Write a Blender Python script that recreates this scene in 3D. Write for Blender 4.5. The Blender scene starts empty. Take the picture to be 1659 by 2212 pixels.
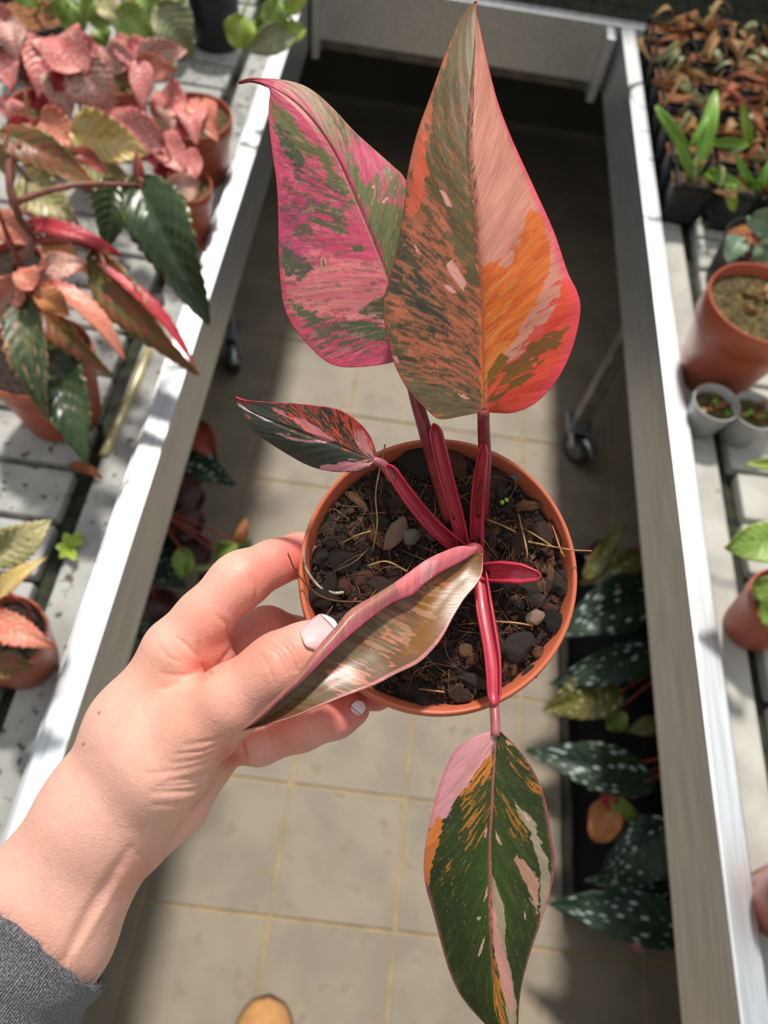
import bpy, math, random
import numpy as np
from mathutils import Matrix, Vector
from mathutils.bvhtree import BVHTree

# ------------------------------------------------------------------ camera, world, sun, exposure
F, CX, CY, CAM_H = 1545.0, 829.5, 1106.0, 1.5
def nz(v):
    v = np.asarray(v, float); return v / np.linalg.norm(v)
DN = nz([660 - CX, 1984 - CY, F])                     # world down, in camera axes (x right, y down, z forward)
YW = np.array([324.5, -2680, F]); YW = nz(YW - DN * YW.dot(DN))   # along the aisle
XW = np.cross(DN, YW)
W2C = np.stack([XW, YW, -DN])                          # rows: world axes in camera axes
CAM = np.array([0, 0, CAM_H])
scene = bpy.context.scene
col = scene.collection
cam_d = bpy.data.cameras.new('camera'); cam = bpy.data.objects.new('camera', cam_d); col.objects.link(cam)
ex, ey, ez = W2C @ [1, 0, 0], W2C @ [0, 1, 0], W2C @ [0, 0, 1]
R = np.eye(4); R[:3, 0] = ex; R[:3, 1] = -ey; R[:3, 2] = -ez; R[:3, 3] = CAM
cam.matrix_world = Matrix(R.tolist())
cam_d.sensor_fit = 'HORIZONTAL'; cam_d.sensor_width = 36; cam_d.lens = 36 * F / 1659
cam_d.clip_start = 0.01; cam_d.clip_end = 50
cam_d.dof.use_dof = True; cam_d.dof.focus_distance = 0.255
cam_d.dof.aperture_fstop = cam_d.lens / 2.3   # about a phone's 2.3 mm pupil
scene.camera = cam

world = bpy.data.worlds.new('World'); scene.world = world; world.use_nodes = True
bg = world.node_tree.nodes['Background']
bg.inputs[0].default_value = (0.93, 0.97, 1.0, 1); bg.inputs[1].default_value = 0.60
sun_d = bpy.data.lights.new('sun', 'SUN'); sun = bpy.data.objects.new('sun', sun_d); col.objects.link(sun)
sun_d.energy = 3.4; sun_d.angle = math.radians(5); sun_d.color = (1.0, 0.95, 0.88)
sun.rotation_euler = Vector((0.05, -0.60, -1.0)).to_track_quat('-Z', 'Y').to_euler()
sun.location = (0.3, 3, 5)
vs = scene.view_settings
vs.view_transform = 'Standard'; vs.look = 'None'; vs.gamma = 1; vs.use_curve_mapping = False; vs.exposure = 0.22

# ------------------------------------------------------------------ helpers
def ray(px, py): return np.array([(px - CX) / F, (py - CY) / F, 1.0])
def P(px, py, d): return CAM + W2C @ (ray(px, py) * d)
def PZ(px, py, z):
    r = ray(px, py); k = (CAM_H - z) / r.dot(DN); return CAM + W2C @ (r * k)
def DZ(px, py, z): return (CAM_H - z) / ray(px, py).dot(DN)
def toC(p): return (np.asarray(p) - CAM) @ W2C
def lin(c):
    c = np.asarray(c, float) / 255.0
    return np.where(c <= 0.04045, c / 12.92, ((c + 0.055) / 1.055) ** 2.4)
def L4(c): return tuple(lin(c)) + (1.0,)
rng = np.random.default_rng(7)
random.seed(7)

def mesh_obj(name, verts, faces, mat=None, root=None, parent=None, smooth=True, attrs=None, uv=None):
    v = np.asarray(verts, float)
    if root is not None: v = v - np.array(root.location)
    me = bpy.data.meshes.new(name); me.from_pydata(v.tolist(), [], [list(map(int, f)) for f in faces]); me.update()
    if smooth: me.polygons.foreach_set('use_smooth', [True] * len(me.polygons))
    for m in (mat if isinstance(mat, (list, tuple)) else [mat]):
        if m: me.materials.append(m)
    if attrs is not None:
        a = me.color_attributes.new('col', 'FLOAT_COLOR', 'POINT')
        d = np.ones((len(v), 4)); d[:, :3] = attrs; a.data.foreach_set('color', d.ravel())
    if uv is not None:
        l = me.uv_layers.new(name='UVMap'); idx = np.zeros(len(me.loops), int); me.loops.foreach_get('vertex_index', idx)
        l.data.foreach_set('uv', np.asarray(uv)[idx].ravel())
    o = bpy.data.objects.new(name, me); col.objects.link(o)
    if parent is not None: o.parent = parent
    elif root is not None: o.parent = root
    return o
def thing(name, label, cat, loc, group=None, kind=None):
    o = bpy.data.objects.new(name, None); col.objects.link(o); o.location = tuple(map(float, loc)); o.empty_display_size = .02
    tag(o, label, cat, group, kind); return o
def tag(o, label=None, cat=None, group=None, kind=None):
    for k, v in (('label', label), ('category', cat), ('group', group), ('kind', kind)):
        if v: o[k] = v
    return o
def box_arr(lo, hi, bev=0.0):
    (x0, y0, z0), (x1, y1, z1) = lo, hi
    if bev <= 0:
        v = [(x, y, z) for z in (z0, z1) for y in (y0, y1) for x in (x0, x1)]
        f = [(0, 2, 3, 1), (4, 5, 7, 6), (0, 1, 5, 4), (2, 6, 7, 3), (0, 4, 6, 2), (1, 3, 7, 5)]
        return np.array(v, float), f
    import bmesh
    bm = bmesh.new(); bmesh.ops.create_cube(bm, size=1)
    for q in bm.verts: q.co = Vector(((x0 + x1) / 2 + q.co.x * (x1 - x0), (y0 + y1) / 2 + q.co.y * (y1 - y0), (z0 + z1) / 2 + q.co.z * (z1 - z0)))
    bmesh.ops.bevel(bm, geom=bm.edges[:], offset=bev, segments=2, affect='EDGES', profile=.6)
    bm.verts.ensure_lookup_table()
    v = np.array([q.co[:] for q in bm.verts]); f = [[q.index for q in p.verts] for p in bm.faces]; bm.free()
    return v, f
def box(name, lo, hi, mat, root=None, bev=0.0, parent=None):
    v, f = box_arr(lo, hi, bev); return mesh_obj(name, v, f, mat, root, parent, smooth=False)
def basis(a):
    a = nz(a); h = np.array([1, 0, 0]) if abs(a[0]) < .8 else np.array([0, 1, 0])
    e1 = nz(np.cross(a, h)); return e1, np.cross(a, e1), a
def lathe_arr(prof, c, axis=(0, 0, 1), n=48, closed=False):
    e1, e2, a = basis(axis); V = []; m = len(prof)
    for i in range(n):
        t = 2 * math.pi * i / n; d = e1 * math.cos(t) + e2 * math.sin(t)
        for r, h in prof: V.append(c + d * r + a * h)
    Fc = []
    for i in range(n):
        j = (i + 1) % n
        for k in range(m if closed else m - 1):
            k2 = (k + 1) % m
            Fc.append((i * m + k, j * m + k, j * m + k2, i * m + k2))
    return np.array(V), Fc
def catmull(pts, n, vals=None):
    p = np.asarray(pts, float)
    if len(p) == 2: return p[0] + (p[1] - p[0]) * np.linspace(0, 1, n)[:, None]
    q = np.vstack([2 * p[0] - p[1], p, 2 * p[-1] - p[-2]])
    out = []
    for i in range(len(p) - 1):
        t = np.linspace(0, 1, 24, endpoint=False)[:, None]; a, b, c, d = q[i:i + 4]
        out.append(.5 * (2 * b + (c - a) * t + (2 * a - 5 * b + 4 * c - d) * t * t + (3 * b - a - 3 * c + d) * t ** 3))
    out = np.vstack(out + [p[-1:]])
    s = np.r_[0, np.cumsum(np.linalg.norm(np.diff(out[:, :2], axis=0), axis=1) + 1e-12)]
    u = np.linspace(0, s[-1], n)
    return np.stack([np.interp(u, s, out[:, k]) for k in range(p.shape[1])], 1)
def tube_arr(pts, rad, n=8, cap=True):
    p = np.asarray(pts, float); m = len(p); rad = np.full(m, rad) if np.isscalar(rad) else np.interp(np.linspace(0, 1, m), np.linspace(0, 1, len(rad)), rad)
    T = np.gradient(p, axis=0); V = []; e1 = None
    for i in range(m):
        t = nz(T[i])
        if e1 is None: e1 = basis(t)[0]
        e1 = nz(e1 - t * e1.dot(t)); e2 = np.cross(t, e1)
        for k in range(n):
            a = 2 * math.pi * k / n; V.append(p[i] + (e1 * math.cos(a) + e2 * math.sin(a)) * rad[i])
    Fc = [(i * n + k, i * n + (k + 1) % n, (i + 1) * n + (k + 1) % n, (i + 1) * n + k) for i in range(m - 1) for k in range(n)]
    if cap: Fc += [tuple(range(n - 1, -1, -1)), tuple((m - 1) * n + k for k in range(n))]
    return np.array(V), Fc
def tube(name, pts, rad, mat, root=None, parent=None, n=8):
    v, f = tube_arr(pts, rad, n); return mesh_obj(name, v, f, mat, root, parent)
def grid_faces(nt, ns):
    i = np.arange(nt - 1)[:, None] * ns + np.arange(ns - 1)[None]
    return np.stack([i, i + 1, i + ns + 1, i + ns], -1).reshape(-1, 4)
def merge(parts):
    V, Fc, o = [], [], 0
    for v, f in parts:
        V.append(np.asarray(v)); Fc += [tuple(int(i) + o for i in q) for q in f]; o += len(v)
    return np.vstack(V), Fc
def _h(ix, iy, seed):
    n = (ix.astype(np.int64) * 374761393 + iy.astype(np.int64) * 668265263 + seed * 1274126177) & 0x7fffffff
    n = ((n ^ (n >> 13)) * 1274126177) & 0x7fffffff
    return ((n ^ (n >> 16)) & 0xffff) / 65535.0
def noise(x, y, seed=0):
    ix, iy = np.floor(x), np.floor(y); fx, fy = x - ix, y - iy
    fx = fx * fx * (3 - 2 * fx); fy = fy * fy * (3 - 2 * fy)
    a, b, c, d = _h(ix, iy, seed), _h(ix + 1, iy, seed), _h(ix, iy + 1, seed), _h(ix + 1, iy + 1, seed)
    return (a * (1 - fx) + b * fx) * (1 - fy) + (c * (1 - fx) + d * fx) * fy
def fbm(x, y, seed=0, o=3):
    r, amp, tot = 0, 1, 0
    for k in range(o):
        r = r + amp * noise(x * 2 ** k, y * 2 ** k, seed + 17 * k); tot += amp; amp *= .55
    return r / tot

# ------------------------------------------------------------------ materials
def new_mat(name):
    m = bpy.data.materials.new(name); m.use_nodes = True; nt = m.node_tree
    return m, nt, nt.nodes['Principled BSDF']
def nd(nt, t, **kw):
    n = nt.nodes.new(t)
    for k, v in kw.items():
        if k in n.bl_rna.properties: setattr(n, k, v)
        else: n.inputs[k].default_value = v
    return n
def mixc(nt, fac, a, b, blend='MIX'):
    n = nt.nodes.new('ShaderNodeMix'); n.data_type = 'RGBA'; n.blend_type = blend
    for s, v in ((n.inputs[0], fac), (n.inputs[6], a), (n.inputs[7], b)):
        if hasattr(v, 'is_output'): nt.links.new(v, s)
        elif isinstance(v, (int, float)): s.default_value = v
        else: s.default_value = v if len(v) == 4 else L4(v)
    return n.outputs[2]
def mth(nt, op, a, b=0.0, c=0.0):
    n = nt.nodes.new('ShaderNodeMath'); n.operation = op
    for i, v in enumerate((a, b, c)):
        if hasattr(v, 'is_output'): nt.links.new(v, n.inputs[i])
        else: n.inputs[i].default_value = v
    return n.outputs[0]
def step(nt, v, lo, hi):
    n = nt.nodes.new('ShaderNodeMapRange'); n.interpolation_type = 'SMOOTHSTEP'
    nt.links.new(v, n.inputs[0]); n.inputs[1].default_value = lo; n.inputs[2].default_value = hi
    return n.outputs[0]
def plain(name, c, c2=None, scale=30, rough=.6, bump=0.0, bscale=None, metal=0.0, spec=None, spots=None, spot_scale=60, spot_lo=.62, stretch=None, sss=0, coat=0, obj=True):
    m, nt, b = new_mat(name)
    tc = nd(nt, 'ShaderNodeTexCoord') if obj else nd(nt, 'ShaderNodeNewGeometry')
    co = tc.outputs['Object' if obj else 'Position']
    if stretch:
        mp = nd(nt, 'ShaderNodeMapping'); mp.inputs['Scale'].default_value = stretch; nt.links.new(co, mp.inputs[0]); co = mp.outputs[0]
    n = nd(nt, 'ShaderNodeTexNoise', Scale=scale, Detail=5.0); nt.links.new(co, n.inputs['Vector'])
    cc = mixc(nt, step(nt, n.outputs[0], .35, .65), c, c2 if c2 is not None else c)
    if spots is not None:
        s = nd(nt, 'ShaderNodeTexNoise', Scale=spot_scale, Detail=6.0); nt.links.new(co, s.inputs['Vector'])
        cc = mixc(nt, step(nt, s.outputs[0], spot_lo, spot_lo + .05), cc, spots)
    nt.links.new(cc, b.inputs['Base Color'])
    b.inputs['Roughness'].default_value = rough; b.inputs['Metallic'].default_value = metal
    if spec is not None: b.inputs['Specular IOR Level'].default_value = spec
    if coat: b.inputs['Coat Weight'].default_value = coat; b.inputs['Coat Roughness'].default_value = .25
    if bump:
        bn = nd(nt, 'ShaderNodeTexNoise', Scale=bscale or scale * 4, Detail=4.0); nt.links.new(co, bn.inputs['Vector'])
        bp = nd(nt, 'ShaderNodeBump', Strength=bump, Distance=.002); nt.links.new(bn.outputs[0], bp.inputs['Height']); nt.links.new(bp.outputs[0], b.inputs['Normal'])
    if sss:
        b.inputs['Subsurface Weight'].default_value = sss; b.inputs['Subsurface Radius'].default_value = (1, .35, .2); b.inputs['Subsurface Scale'].default_value = .004
    return m
def leafmat(name, main, main2, spot=None, sscale=14, sthr=.55, margin=None, mw=.86, vein=None, dots=None, rough=.38, trans=.0, back=(150, 70, 60)):
    m, nt, b = new_mat(name)
    uv = nd(nt, 'ShaderNodeUVMap'); oi = nd(nt, 'ShaderNodeObjectInfo')
    sep = nd(nt, 'ShaderNodeSeparateXYZ'); nt.links.new(uv.outputs[0], sep.inputs[0])
    u = sep.outputs[0]; av = mth(nt, 'ABSOLUTE', mth(nt, 'SUBTRACT', sep.outputs[1], .5)); av = mth(nt, 'MULTIPLY', av, 2.0)
    ad = nd(nt, 'ShaderNodeVectorMath'); ad.operation = 'ADD'; nt.links.new(uv.outputs[0], ad.inputs[0])
    cb = nd(nt, 'ShaderNodeCombineXYZ'); r10 = mth(nt, 'MULTIPLY', oi.outputs['Random'], 37.0); nt.links.new(r10, cb.inputs[0]); nt.links.new(r10, cb.inputs[1]); nt.links.new(cb.outputs[0], ad.inputs[1])
    co = ad.outputs[0]
    n1 = nd(nt, 'ShaderNodeTexNoise', Scale=3.0, Detail=3.0); nt.links.new(co, n1.inputs['Vector'])
    c = mixc(nt, step(nt, n1.outputs[0], .38, .62), main, main2)
    if spot is not None:
        n2 = nd(nt, 'ShaderNodeTexNoise', Scale=float(sscale), Detail=5.0, Roughness=.65); nt.links.new(co, n2.inputs['Vector'])
        c = mixc(nt, step(nt, n2.outputs[0], sthr, sthr + .05), c, spot)
    vv = mth(nt, 'FRACT', mth(nt, 'MULTIPLY', mth(nt, 'SUBTRACT', u, mth(nt, 'MULTIPLY', av, .28)), 8.0))
    vl = step(nt, mth(nt, 'ABSOLUTE', mth(nt, 'SUBTRACT', vv, .5)), .06, .0); md = step(nt, av, .06, .02)
    vm = mth(nt, 'MULTIPLY', mth(nt, 'MAXIMUM', vl, md), .45)
    if vein is not None: c = mixc(nt, vm, c, vein)
    if dots is not None:
        vo = nd(nt, 'ShaderNodeTexVoronoi', Scale=9.0, Randomness=.75); nt.links.new(co, vo.inputs['Vector'])
        vo.inputs['Scale'].default_value = dots[1]
        c = mixc(nt, step(nt, vo.outputs['Distance'], dots[2], dots[2] - .1), c, dots[0])
    if margin is not None:
        n3 = nd(nt, 'ShaderNodeTexNoise', Scale=9.0, Detail=3.0); nt.links.new(co, n3.inputs['Vector'])
        e = mth(nt, 'ADD', av, mth(nt, 'MULTIPLY', mth(nt, 'SUBTRACT', n3.outputs[0], .5), .35))
        c = mixc(nt, step(nt, e, mw, mw + .06), c, margin)
    nt.links.new(c, b.inputs['Base Color']); b.inputs['Roughness'].default_value = rough
    bn = nd(nt, 'ShaderNodeBump', Strength=.25, Distance=.001); nt.links.new(vm, bn.inputs['Height']); nt.links.new(bn.outputs[0], b.inputs['Normal'])
    tr = nd(nt, 'ShaderNodeBsdfTranslucent'); nt.links.new(c, tr.inputs[0])
    mx = nd(nt, 'ShaderNodeMixShader'); mx.inputs[0].default_value = .25
    nt.links.new(b.outputs[0], mx.inputs[1]); nt.links.new(tr.outputs[0], mx.inputs[2])
    nt.links.new(mx.outputs[0], nt.nodes['Material Output'].inputs[0])
    return m

M = {}
M['alu'] = plain('brushed_aluminium', (214, 217, 220), (192, 195, 199), scale=25, rough=.47, metal=.92, stretch=(8, .3, 8), bump=.05)
M['alu_dark'] = plain('dull_aluminium', (150, 148, 142), (120, 118, 115), scale=20, rough=.5, metal=.5)
M['board_l'] = plain('grey_bench_board', (178, 178, 173), (152, 152, 148), scale=14, rough=.8, bump=.35, bscale=160, spots=(96, 84, 68), spot_scale=70, spot_lo=.60, obj=False)
M['board_r'] = plain('pale_bench_board', (190, 188, 178), (168, 166, 158), scale=14, rough=.75, bump=.25, bscale=160, spots=(120, 108, 88), spot_scale=45, spot_lo=.68, obj=False)
M['gutter'] = plain('mossy_black_gutter', (28, 30, 28), (52, 58, 38), scale=60, rough=.9, bump=.6, bscale=300, obj=False)
M['grout'] = plain('sandy_grout', (178, 152, 112), (156, 136, 104), scale=18, rough=.95, bump=.3, bscale=400, obj=False)
M['tile'] = plain('stone_grey_floor_tile', (152, 139, 120), (136, 126, 110), scale=9, rough=.62, bump=.12, bscale=500, spots=(138, 124, 104), spot_scale=26, spot_lo=.60, obj=False)
M['terra'] = plain('terracotta_plastic', (188, 98, 72), (178, 88, 62), scale=8, rough=.42, spec=.4, bump=.03)
M['terra_main'] = plain('terracotta_plastic_bright', (206, 112, 80), (198, 102, 72), scale=10, rough=.4, spec=.4, bump=.03)
M['black'] = plain('black_plastic', (34, 35, 37), (44, 45, 47), scale=10, rough=.5)
M['grey_pot'] = plain('translucent_grey_plastic', (182, 182, 176), (160, 160, 156), scale=10, rough=.35)
M['soil'] = plain('dark_potting_soil', (62, 48, 38), (38, 29, 24), scale=140, rough=.95, bump=1.0, bscale=700)
M['moss'] = plain('mossy_soil', (96, 84, 44), (60, 46, 28), scale=90, rough=.95, bump=1.0, bscale=420, spots=(150, 112, 66), spot_scale=150, spot_lo=.6)
M['peat'] = plain('reddish_brown_peat', (158, 102, 62), (104, 66, 42), scale=80, rough=.95, bump=1.0, bscale=420, spots=(180, 128, 84), spot_scale=130, spot_lo=.62)
M['rubber'] = plain('black_rubber', (40, 41, 44), (52, 53, 56), scale=20, rough=.6)
M['hub'] = plain('grey_wheel_hub', (120, 125, 130), (105, 110, 116), scale=20, rough=.45)
M['steel'] = plain('zinc_steel', (190, 198, 205), (170, 178, 186), scale=30, rough=.3, metal=.8)
M['stem_red'] = plain('red_stem', (170, 74, 62), (140, 62, 50), scale=60, rough=.5)
M['stem_brown'] = plain('brown_stem', (150, 92, 76), (122, 72, 58), scale=60, rough=.5)
M['stem_green'] = plain('green_stem', (150, 168, 84), (126, 146, 70), scale=60, rough=.5)
M['hose'] = plain('reflected_gold_tube', (196, 184, 132), (180, 168, 118), scale=20, rough=.25, coat=.5)  # yellow holds the golden light reflected into the gutter
M['suede'] = plain('tan_suede', (196, 146, 92), (184, 132, 80), scale=60, rough=.9, bump=.2, bscale=900)
M['sole'] = plain('dark_shoe_sole', (70, 54, 42), (60, 46, 36), scale=20, rough=.8)
# bench plant leaves
G = {
 'pink': leafmat('pink_mottled_leaf', (244, 150, 144), (238, 122, 124), (252, 222, 200), 15, .54, (214, 92, 92), .93, (232, 120, 112)),
 'pinkgreen': leafmat('green_speckled_pink_leaf', (246, 196, 178), (240, 168, 154), (70, 96, 66), 15, .54, (226, 150, 130), .9, (236, 186, 172)),
 'dark': leafmat('dark_green_leaf', (46, 66, 40), (66, 84, 48), (88, 100, 56), 10, .6, (134, 132, 64), .95, (96, 112, 74), rough=.28),
 'darkpink': leafmat('dark_green_leaf_with_pink', (58, 78, 44), (92, 100, 56), (214, 158, 128), 8, .58, (190, 130, 98), .92, (120, 130, 90)),
 'red': leafmat('red_brown_leaf', (176, 84, 66), (150, 66, 56), (200, 70, 72), 8, .56, (150, 120, 60), .93, (206, 120, 96)),
 'hotred': leafmat('crimson_leaf', (222, 64, 80), (196, 54, 66), (222, 120, 104), 8, .6, (150, 96, 60), .93, (224, 110, 100)),
 'salmon': leafmat('salmon_leaf', (240, 158, 128), (232, 128, 106), (244, 186, 154), 8, .56, (206, 96, 84), .92, (238, 180, 150)),
 'yellow': leafmat('yellow_cream_leaf', (232, 196, 116), (240, 212, 146), (176, 160, 80), 10, .58, (214, 140, 92), .93, (236, 214, 152)),
 'cream': leafmat('cream_green_leaf', (218, 202, 152), (180, 176, 112), (118, 132, 72), 14, .55, (214, 150, 116), .93, (232, 220, 180)),
 'orange': leafmat('orange_leaf', (224, 152, 92), (214, 138, 92), (190, 150, 70), 8, .6, (216, 120, 82), .9, (232, 180, 120)),
 'olive': leafmat('olive_red_leaf', (110, 104, 50), (150, 92, 56), (190, 66, 66), 9, .55, (170, 150, 74), .93, (150, 140, 76)),
 'green': leafmat('fresh_green_leaf', (136, 170, 70), (160, 186, 88), (104, 142, 60), 10, .56, (180, 190, 100), .94, (190, 206, 128)),
 'lime': leafmat('lime_leaf', (164, 196, 70), (186, 206, 96), None, 10, .6, (140, 170, 60), .94, (206, 220, 130)),
 'greycream': leafmat('grey_green_leaf', (142, 148, 100), (164, 164, 118), (112, 126, 84), 12, .56, (180, 176, 128), .94, (186, 190, 150)),
 'silver': leafmat('silver_green_leaf', (120, 146, 116), (142, 164, 134), (92, 120, 90), 12, .56, (100, 126, 92), .93, (176, 190, 166)),
 'grass': leafmat('seedling_leaf', (140, 184, 66), (116, 164, 58), None, 10, .6, None, .9, (170, 206, 96)),
 'dry': leafmat('dried_brown_leaf', (168, 122, 70), (186, 150, 96), (130, 84, 50), 10, .55, None, .9, (200, 170, 120), rough=.7),
 'dryred': leafmat('dried_rust_leaf', (160, 88, 52), (178, 108, 66), (120, 62, 40), 10, .55, None, .9, (190, 130, 90), rough=.7),
 'mac': leafmat('white_dotted_dark_leaf', (40, 62, 48), (52, 72, 50), None, 10, .6, (60, 74, 50), .95, (60, 80, 58), dots=((214, 228, 220), 9.0, .33), rough=.48),
 'macol': leafmat('white_dotted_olive_leaf', (110, 112, 50), (128, 118, 62), None, 10, .6, (120, 84, 50), .94, (140, 136, 74), dots=((220, 222, 190), 9.0, .30)),
 'maroon': leafmat('dark_maroon_leaf', (70, 34, 38), (88, 40, 44), None, 10, .6, (110, 56, 52), .95, (104, 52, 54)),
}
backm = {k: plain('leaf_back_' + k, c, c2, scale=50, rough=.5) for k, (c, c2) in {
 'red': ((176, 84, 70), (150, 66, 58)), 'green': ((150, 164, 96), (132, 150, 84)), 'dry': ((160, 120, 76), (140, 100, 64)), 'maroon': ((120, 44, 48), (96, 36, 40))}.items()}
BACK = dict(green='green', lime='green', greycream='green', silver='green', grass='green', dry='dry', dryred='dry', mac='maroon', macol='maroon', maroon='maroon', cream='green', yellow='green')

# ------------------------------------------------------------------ floor
RZ, RB = .677, .545                     # bench rail top and bottom
BT = .645                               # board surface
fl = box('floor', (-3, -2.5, -.05), (3.2, 5, -.0028), M['grout']); tag(fl, 'beige stone tiled greenhouse floor with sandy grout lines', 'floor', kind='structure')
tp = .2290
tv, tf = box_arr((-tp / 2 + .0028, -tp / 2 + .0028, -.003), (tp / 2 - .0028, tp / 2 - .0028, 0), .0012)
tile0 = None
for i in range(-4, 7):
    for j in range(-3, 12):
        x, y = -.294 + tp * (i + .5), -.004 + tp * (j + .5)
        if tile0 is None: o = tile0 = mesh_obj('tile', tv, tf, M['tile'], smooth=False)
        else: o = tile0.copy(); col.objects.link(o)
        o.parent = fl; o.location = (x, y, random.uniform(-.0006, .0004)); o.rotation_euler = (random.uniform(-.002, .002), random.uniform(-.002, .002), 0)

# ------------------------------------------------------------------ low walls added out of view to keep light off the aisle
M['wall'] = plain('green_grey_shade_wall', (96, 100, 92), (84, 88, 82), scale=3, rough=.9, obj=False)
for nm, lo, hi, lb in (('shade_wall_back', (-2.5, 2.55, -.006), (2.7, 2.62, 1.9), 'unseen low back wall added to shade the aisle'), ('shade_wall_front', (-2.5, -1.72, -.006), (2.7, -1.65, 2.0), 'unseen low front wall added to shade the aisle'),
                       ('shade_wall_left', (-2.5, -1.65, -.006), (-2.43, 2.55, 1.9), 'unseen low left wall added to shade the aisle'), ('shade_wall_right', (2.63, -1.65, -.006), (2.7, 2.55, 1.9), 'unseen low right wall added to shade the aisle')):
    tag(box(nm, lo, hi, M['wall']), lb, 'wall', kind='structure')

# ------------------------------------------------------------------ benches
def caster(root, x, y, ang, parent_leg):
    """swivel caster, wheel on the floor at x, y"""
    c = np.array([x, y, .045]); ax = np.array([math.cos(ang), math.sin(ang), 0]); fw = np.array([-ax[1], ax[0], 0])
    t = [(.006, -.013), (.036, -.013), (.043, -.011), (.045, -.006), (.045, .006), (.043, .011), (.036, .013), (.006, .013)]
    v, f = lathe_arr(t, c, ax, 32); wh = mesh_obj('wheel', v, f, M['rubber'], root)
    v, f = merge([lathe_arr([(.0005, -.0165), (.012, -.0165), (.014, -.014), (.026, -.0136), (.028, -.012)], c, ax, 24), lathe_arr([(.028, .012), (.026, .0136), (.014, .014), (.012, .0165), (.0005, .0165)], c, ax, 24)])
    mesh_obj('hub', v, f, M['hub'], root, wh)
    top = c + fw * .028 + np.array([0, 0, .062]); parts = []
    for s in (-1, 1):
        pts = [c + ax * s * .019, c + ax * s * .019 + fw * .012 + [0, 0, .03], top + ax * s * .017 + [0, 0, -.012], top + ax * s * .004]
        p = catmull(pts, 8); e = np.array([fw * .011 * (1 - .2 * k / 7) for k in range(8)])
        q = np.vstack([p - e + ax * .0015, p + e + ax * .0015, p - e - ax * .0015, p + e - ax * .0015])
        ff = []
        for k in range(7):
            ff += [(k, k + 1, 8 + k + 1, 8 + k), (16 + k, 24 + k, 24 + k + 1, 16 + k + 1), (k, 16 + k, 16 + k + 1, k + 1), (8 + k, 8 + k + 1, 24 + k + 1, 24 + k)]
        ff += [(0, 8, 24, 16), (7, 23, 31, 15)]
        parts.append((q, ff))
    parts.append(lathe_arr([(.0, -.004), (.024, -.004), (.026, 0), (.026, .006), (.0, .006)], top, (0, 0, 1), 24))
    v, f = merge(parts); mesh_obj('fork', v, f, M['steel'], root)
    lev = catmull([c - fw * .01 + [0, 0, .052], c - fw * .035 + [0, 0, .048], c - fw * .055 + [0, 0, .03]], 8)
    q = np.vstack([lev + ax * .011, lev - ax * .011, lev + ax * .011 + [0, 0, .003], lev - ax * .011 + [0, 0, .003]]); ff = []
    for k in range(7): ff += [(k, k + 1, 8 + k + 1, 8 + k), (16 + k, 24 + k, 24 + k + 1, 16 + k + 1), (k, 16 + k, 16 + k + 1, k + 1), (8 + k, 8 + k + 1, 24 + k + 1, 24 + k)]
    ff += [(0, 8, 24, 16), (7, 23, 31, 15)]
    mesh_obj('brake_lever', q, ff, M['steel'], root)
    return top

def side_bench(sx, xin, label, mat, pitch, off, legs, ang):
    root = thing('rolling_bench', label, 'bench', (xin + sx * .6, .5, 0))
    y0, y1 = -.9, 1.838
    def bx(name, a, b, ya, yb, za, zb, m, bev=.0, parent=None):
        xa, xb = sorted((xin + sx * a, xin + sx * b)); return box(name, (xa, ya, za), (xb, yb, zb), m, root, bev, parent)
    r = bx('edge_rail', 0, .033, y0, y1, RB, RZ, M['alu'], .0025)
    bx('rail_lip', .033, .040, y0, y1, RZ - .022, RZ - .016, M['alu'], 0, r)
    bx('tray_floor', .033, 1.5, y0, y1, .608, .622, M['gutter'])
    bx('edge_strip', .041, .088, y0, y1, .622, BT, mat, .006)
    k = 0; first = None
    y = y0 + ((off - y0) % pitch)
    while y + pitch < y1:
        g = random.uniform(.003, .006)
        if first is None: first = o = bx('board', .112, 1.48, y + .0045, y + pitch - .0045, .622, BT, mat, .005)
        else:
            o = first.copy(); col.objects.link(o); o.location.y += k * pitch
        if k: o.location.x += random.uniform(-.004, .004); o.location.z += random.uniform(-.002, 0)
        k += 1; y += pitch
    for (lx, ly) in legs:
        lg = box('leg', (lx - .016, ly - .016, .115), (lx + .016, ly + .016, .61), M['alu_dark'], root, .002)
    for (lx, ly) in legs:
        a = ang; ax = np.array([math.cos(a), math.sin(a)]); fw = np.array([-ax[1], ax[0]])
        caster(root, lx - fw[0] * .028, ly - fw[1] * .028, a, None)
        box('caster_plate', (lx - .03, ly - .03, .112), (lx + .03, ly + .03, .118), M['steel'], root)
    ys = sorted(set(l[1] for l in legs))
    for yy in ys:
        xs = [l[0] for l in legs if l[1] == yy]
        if len(xs) > 1: box('cross_bar', (min(xs), yy - .014, .56), (max(xs), yy + .014, .608), M['alu_dark'], root)
    return root
side_bench(-1, -.28, 'aluminium-edged rolling bench of grey boards crowded with pink begonias', M['board_l'], .0835, .4125, [(-.40, 1.27), (-1.5, 1.27), (-.40, -.7), (-1.5, -.7)], math.radians(20))
side_bench(1, .438, 'aluminium-edged rolling bench with black seedling pots and bare pale boards', M['board_r'], .0885, .3865, [(.505, 1.13), (1.7, 1.13), (.505, -.7), (1.7, -.7)], math.radians(35))
cb = thing('cross_bench', 'aluminium bench beam closing off the far end of the aisle', 'bench', (.1, 2.4, 0))
r = box('edge_rail', (-.62, 1.842, RB), (.86, 1.875, RZ), M['alu'], cb, .0025)
box('rail_lip', (-.62, 1.875, RZ - .02), (.86, 1.883, RZ - .014), M['alu'], cb, 0, r)
box('tray_floor', (-.9, 1.876, .60), (1.2, 2.5, .62), M['gutter'], cb)
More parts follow.
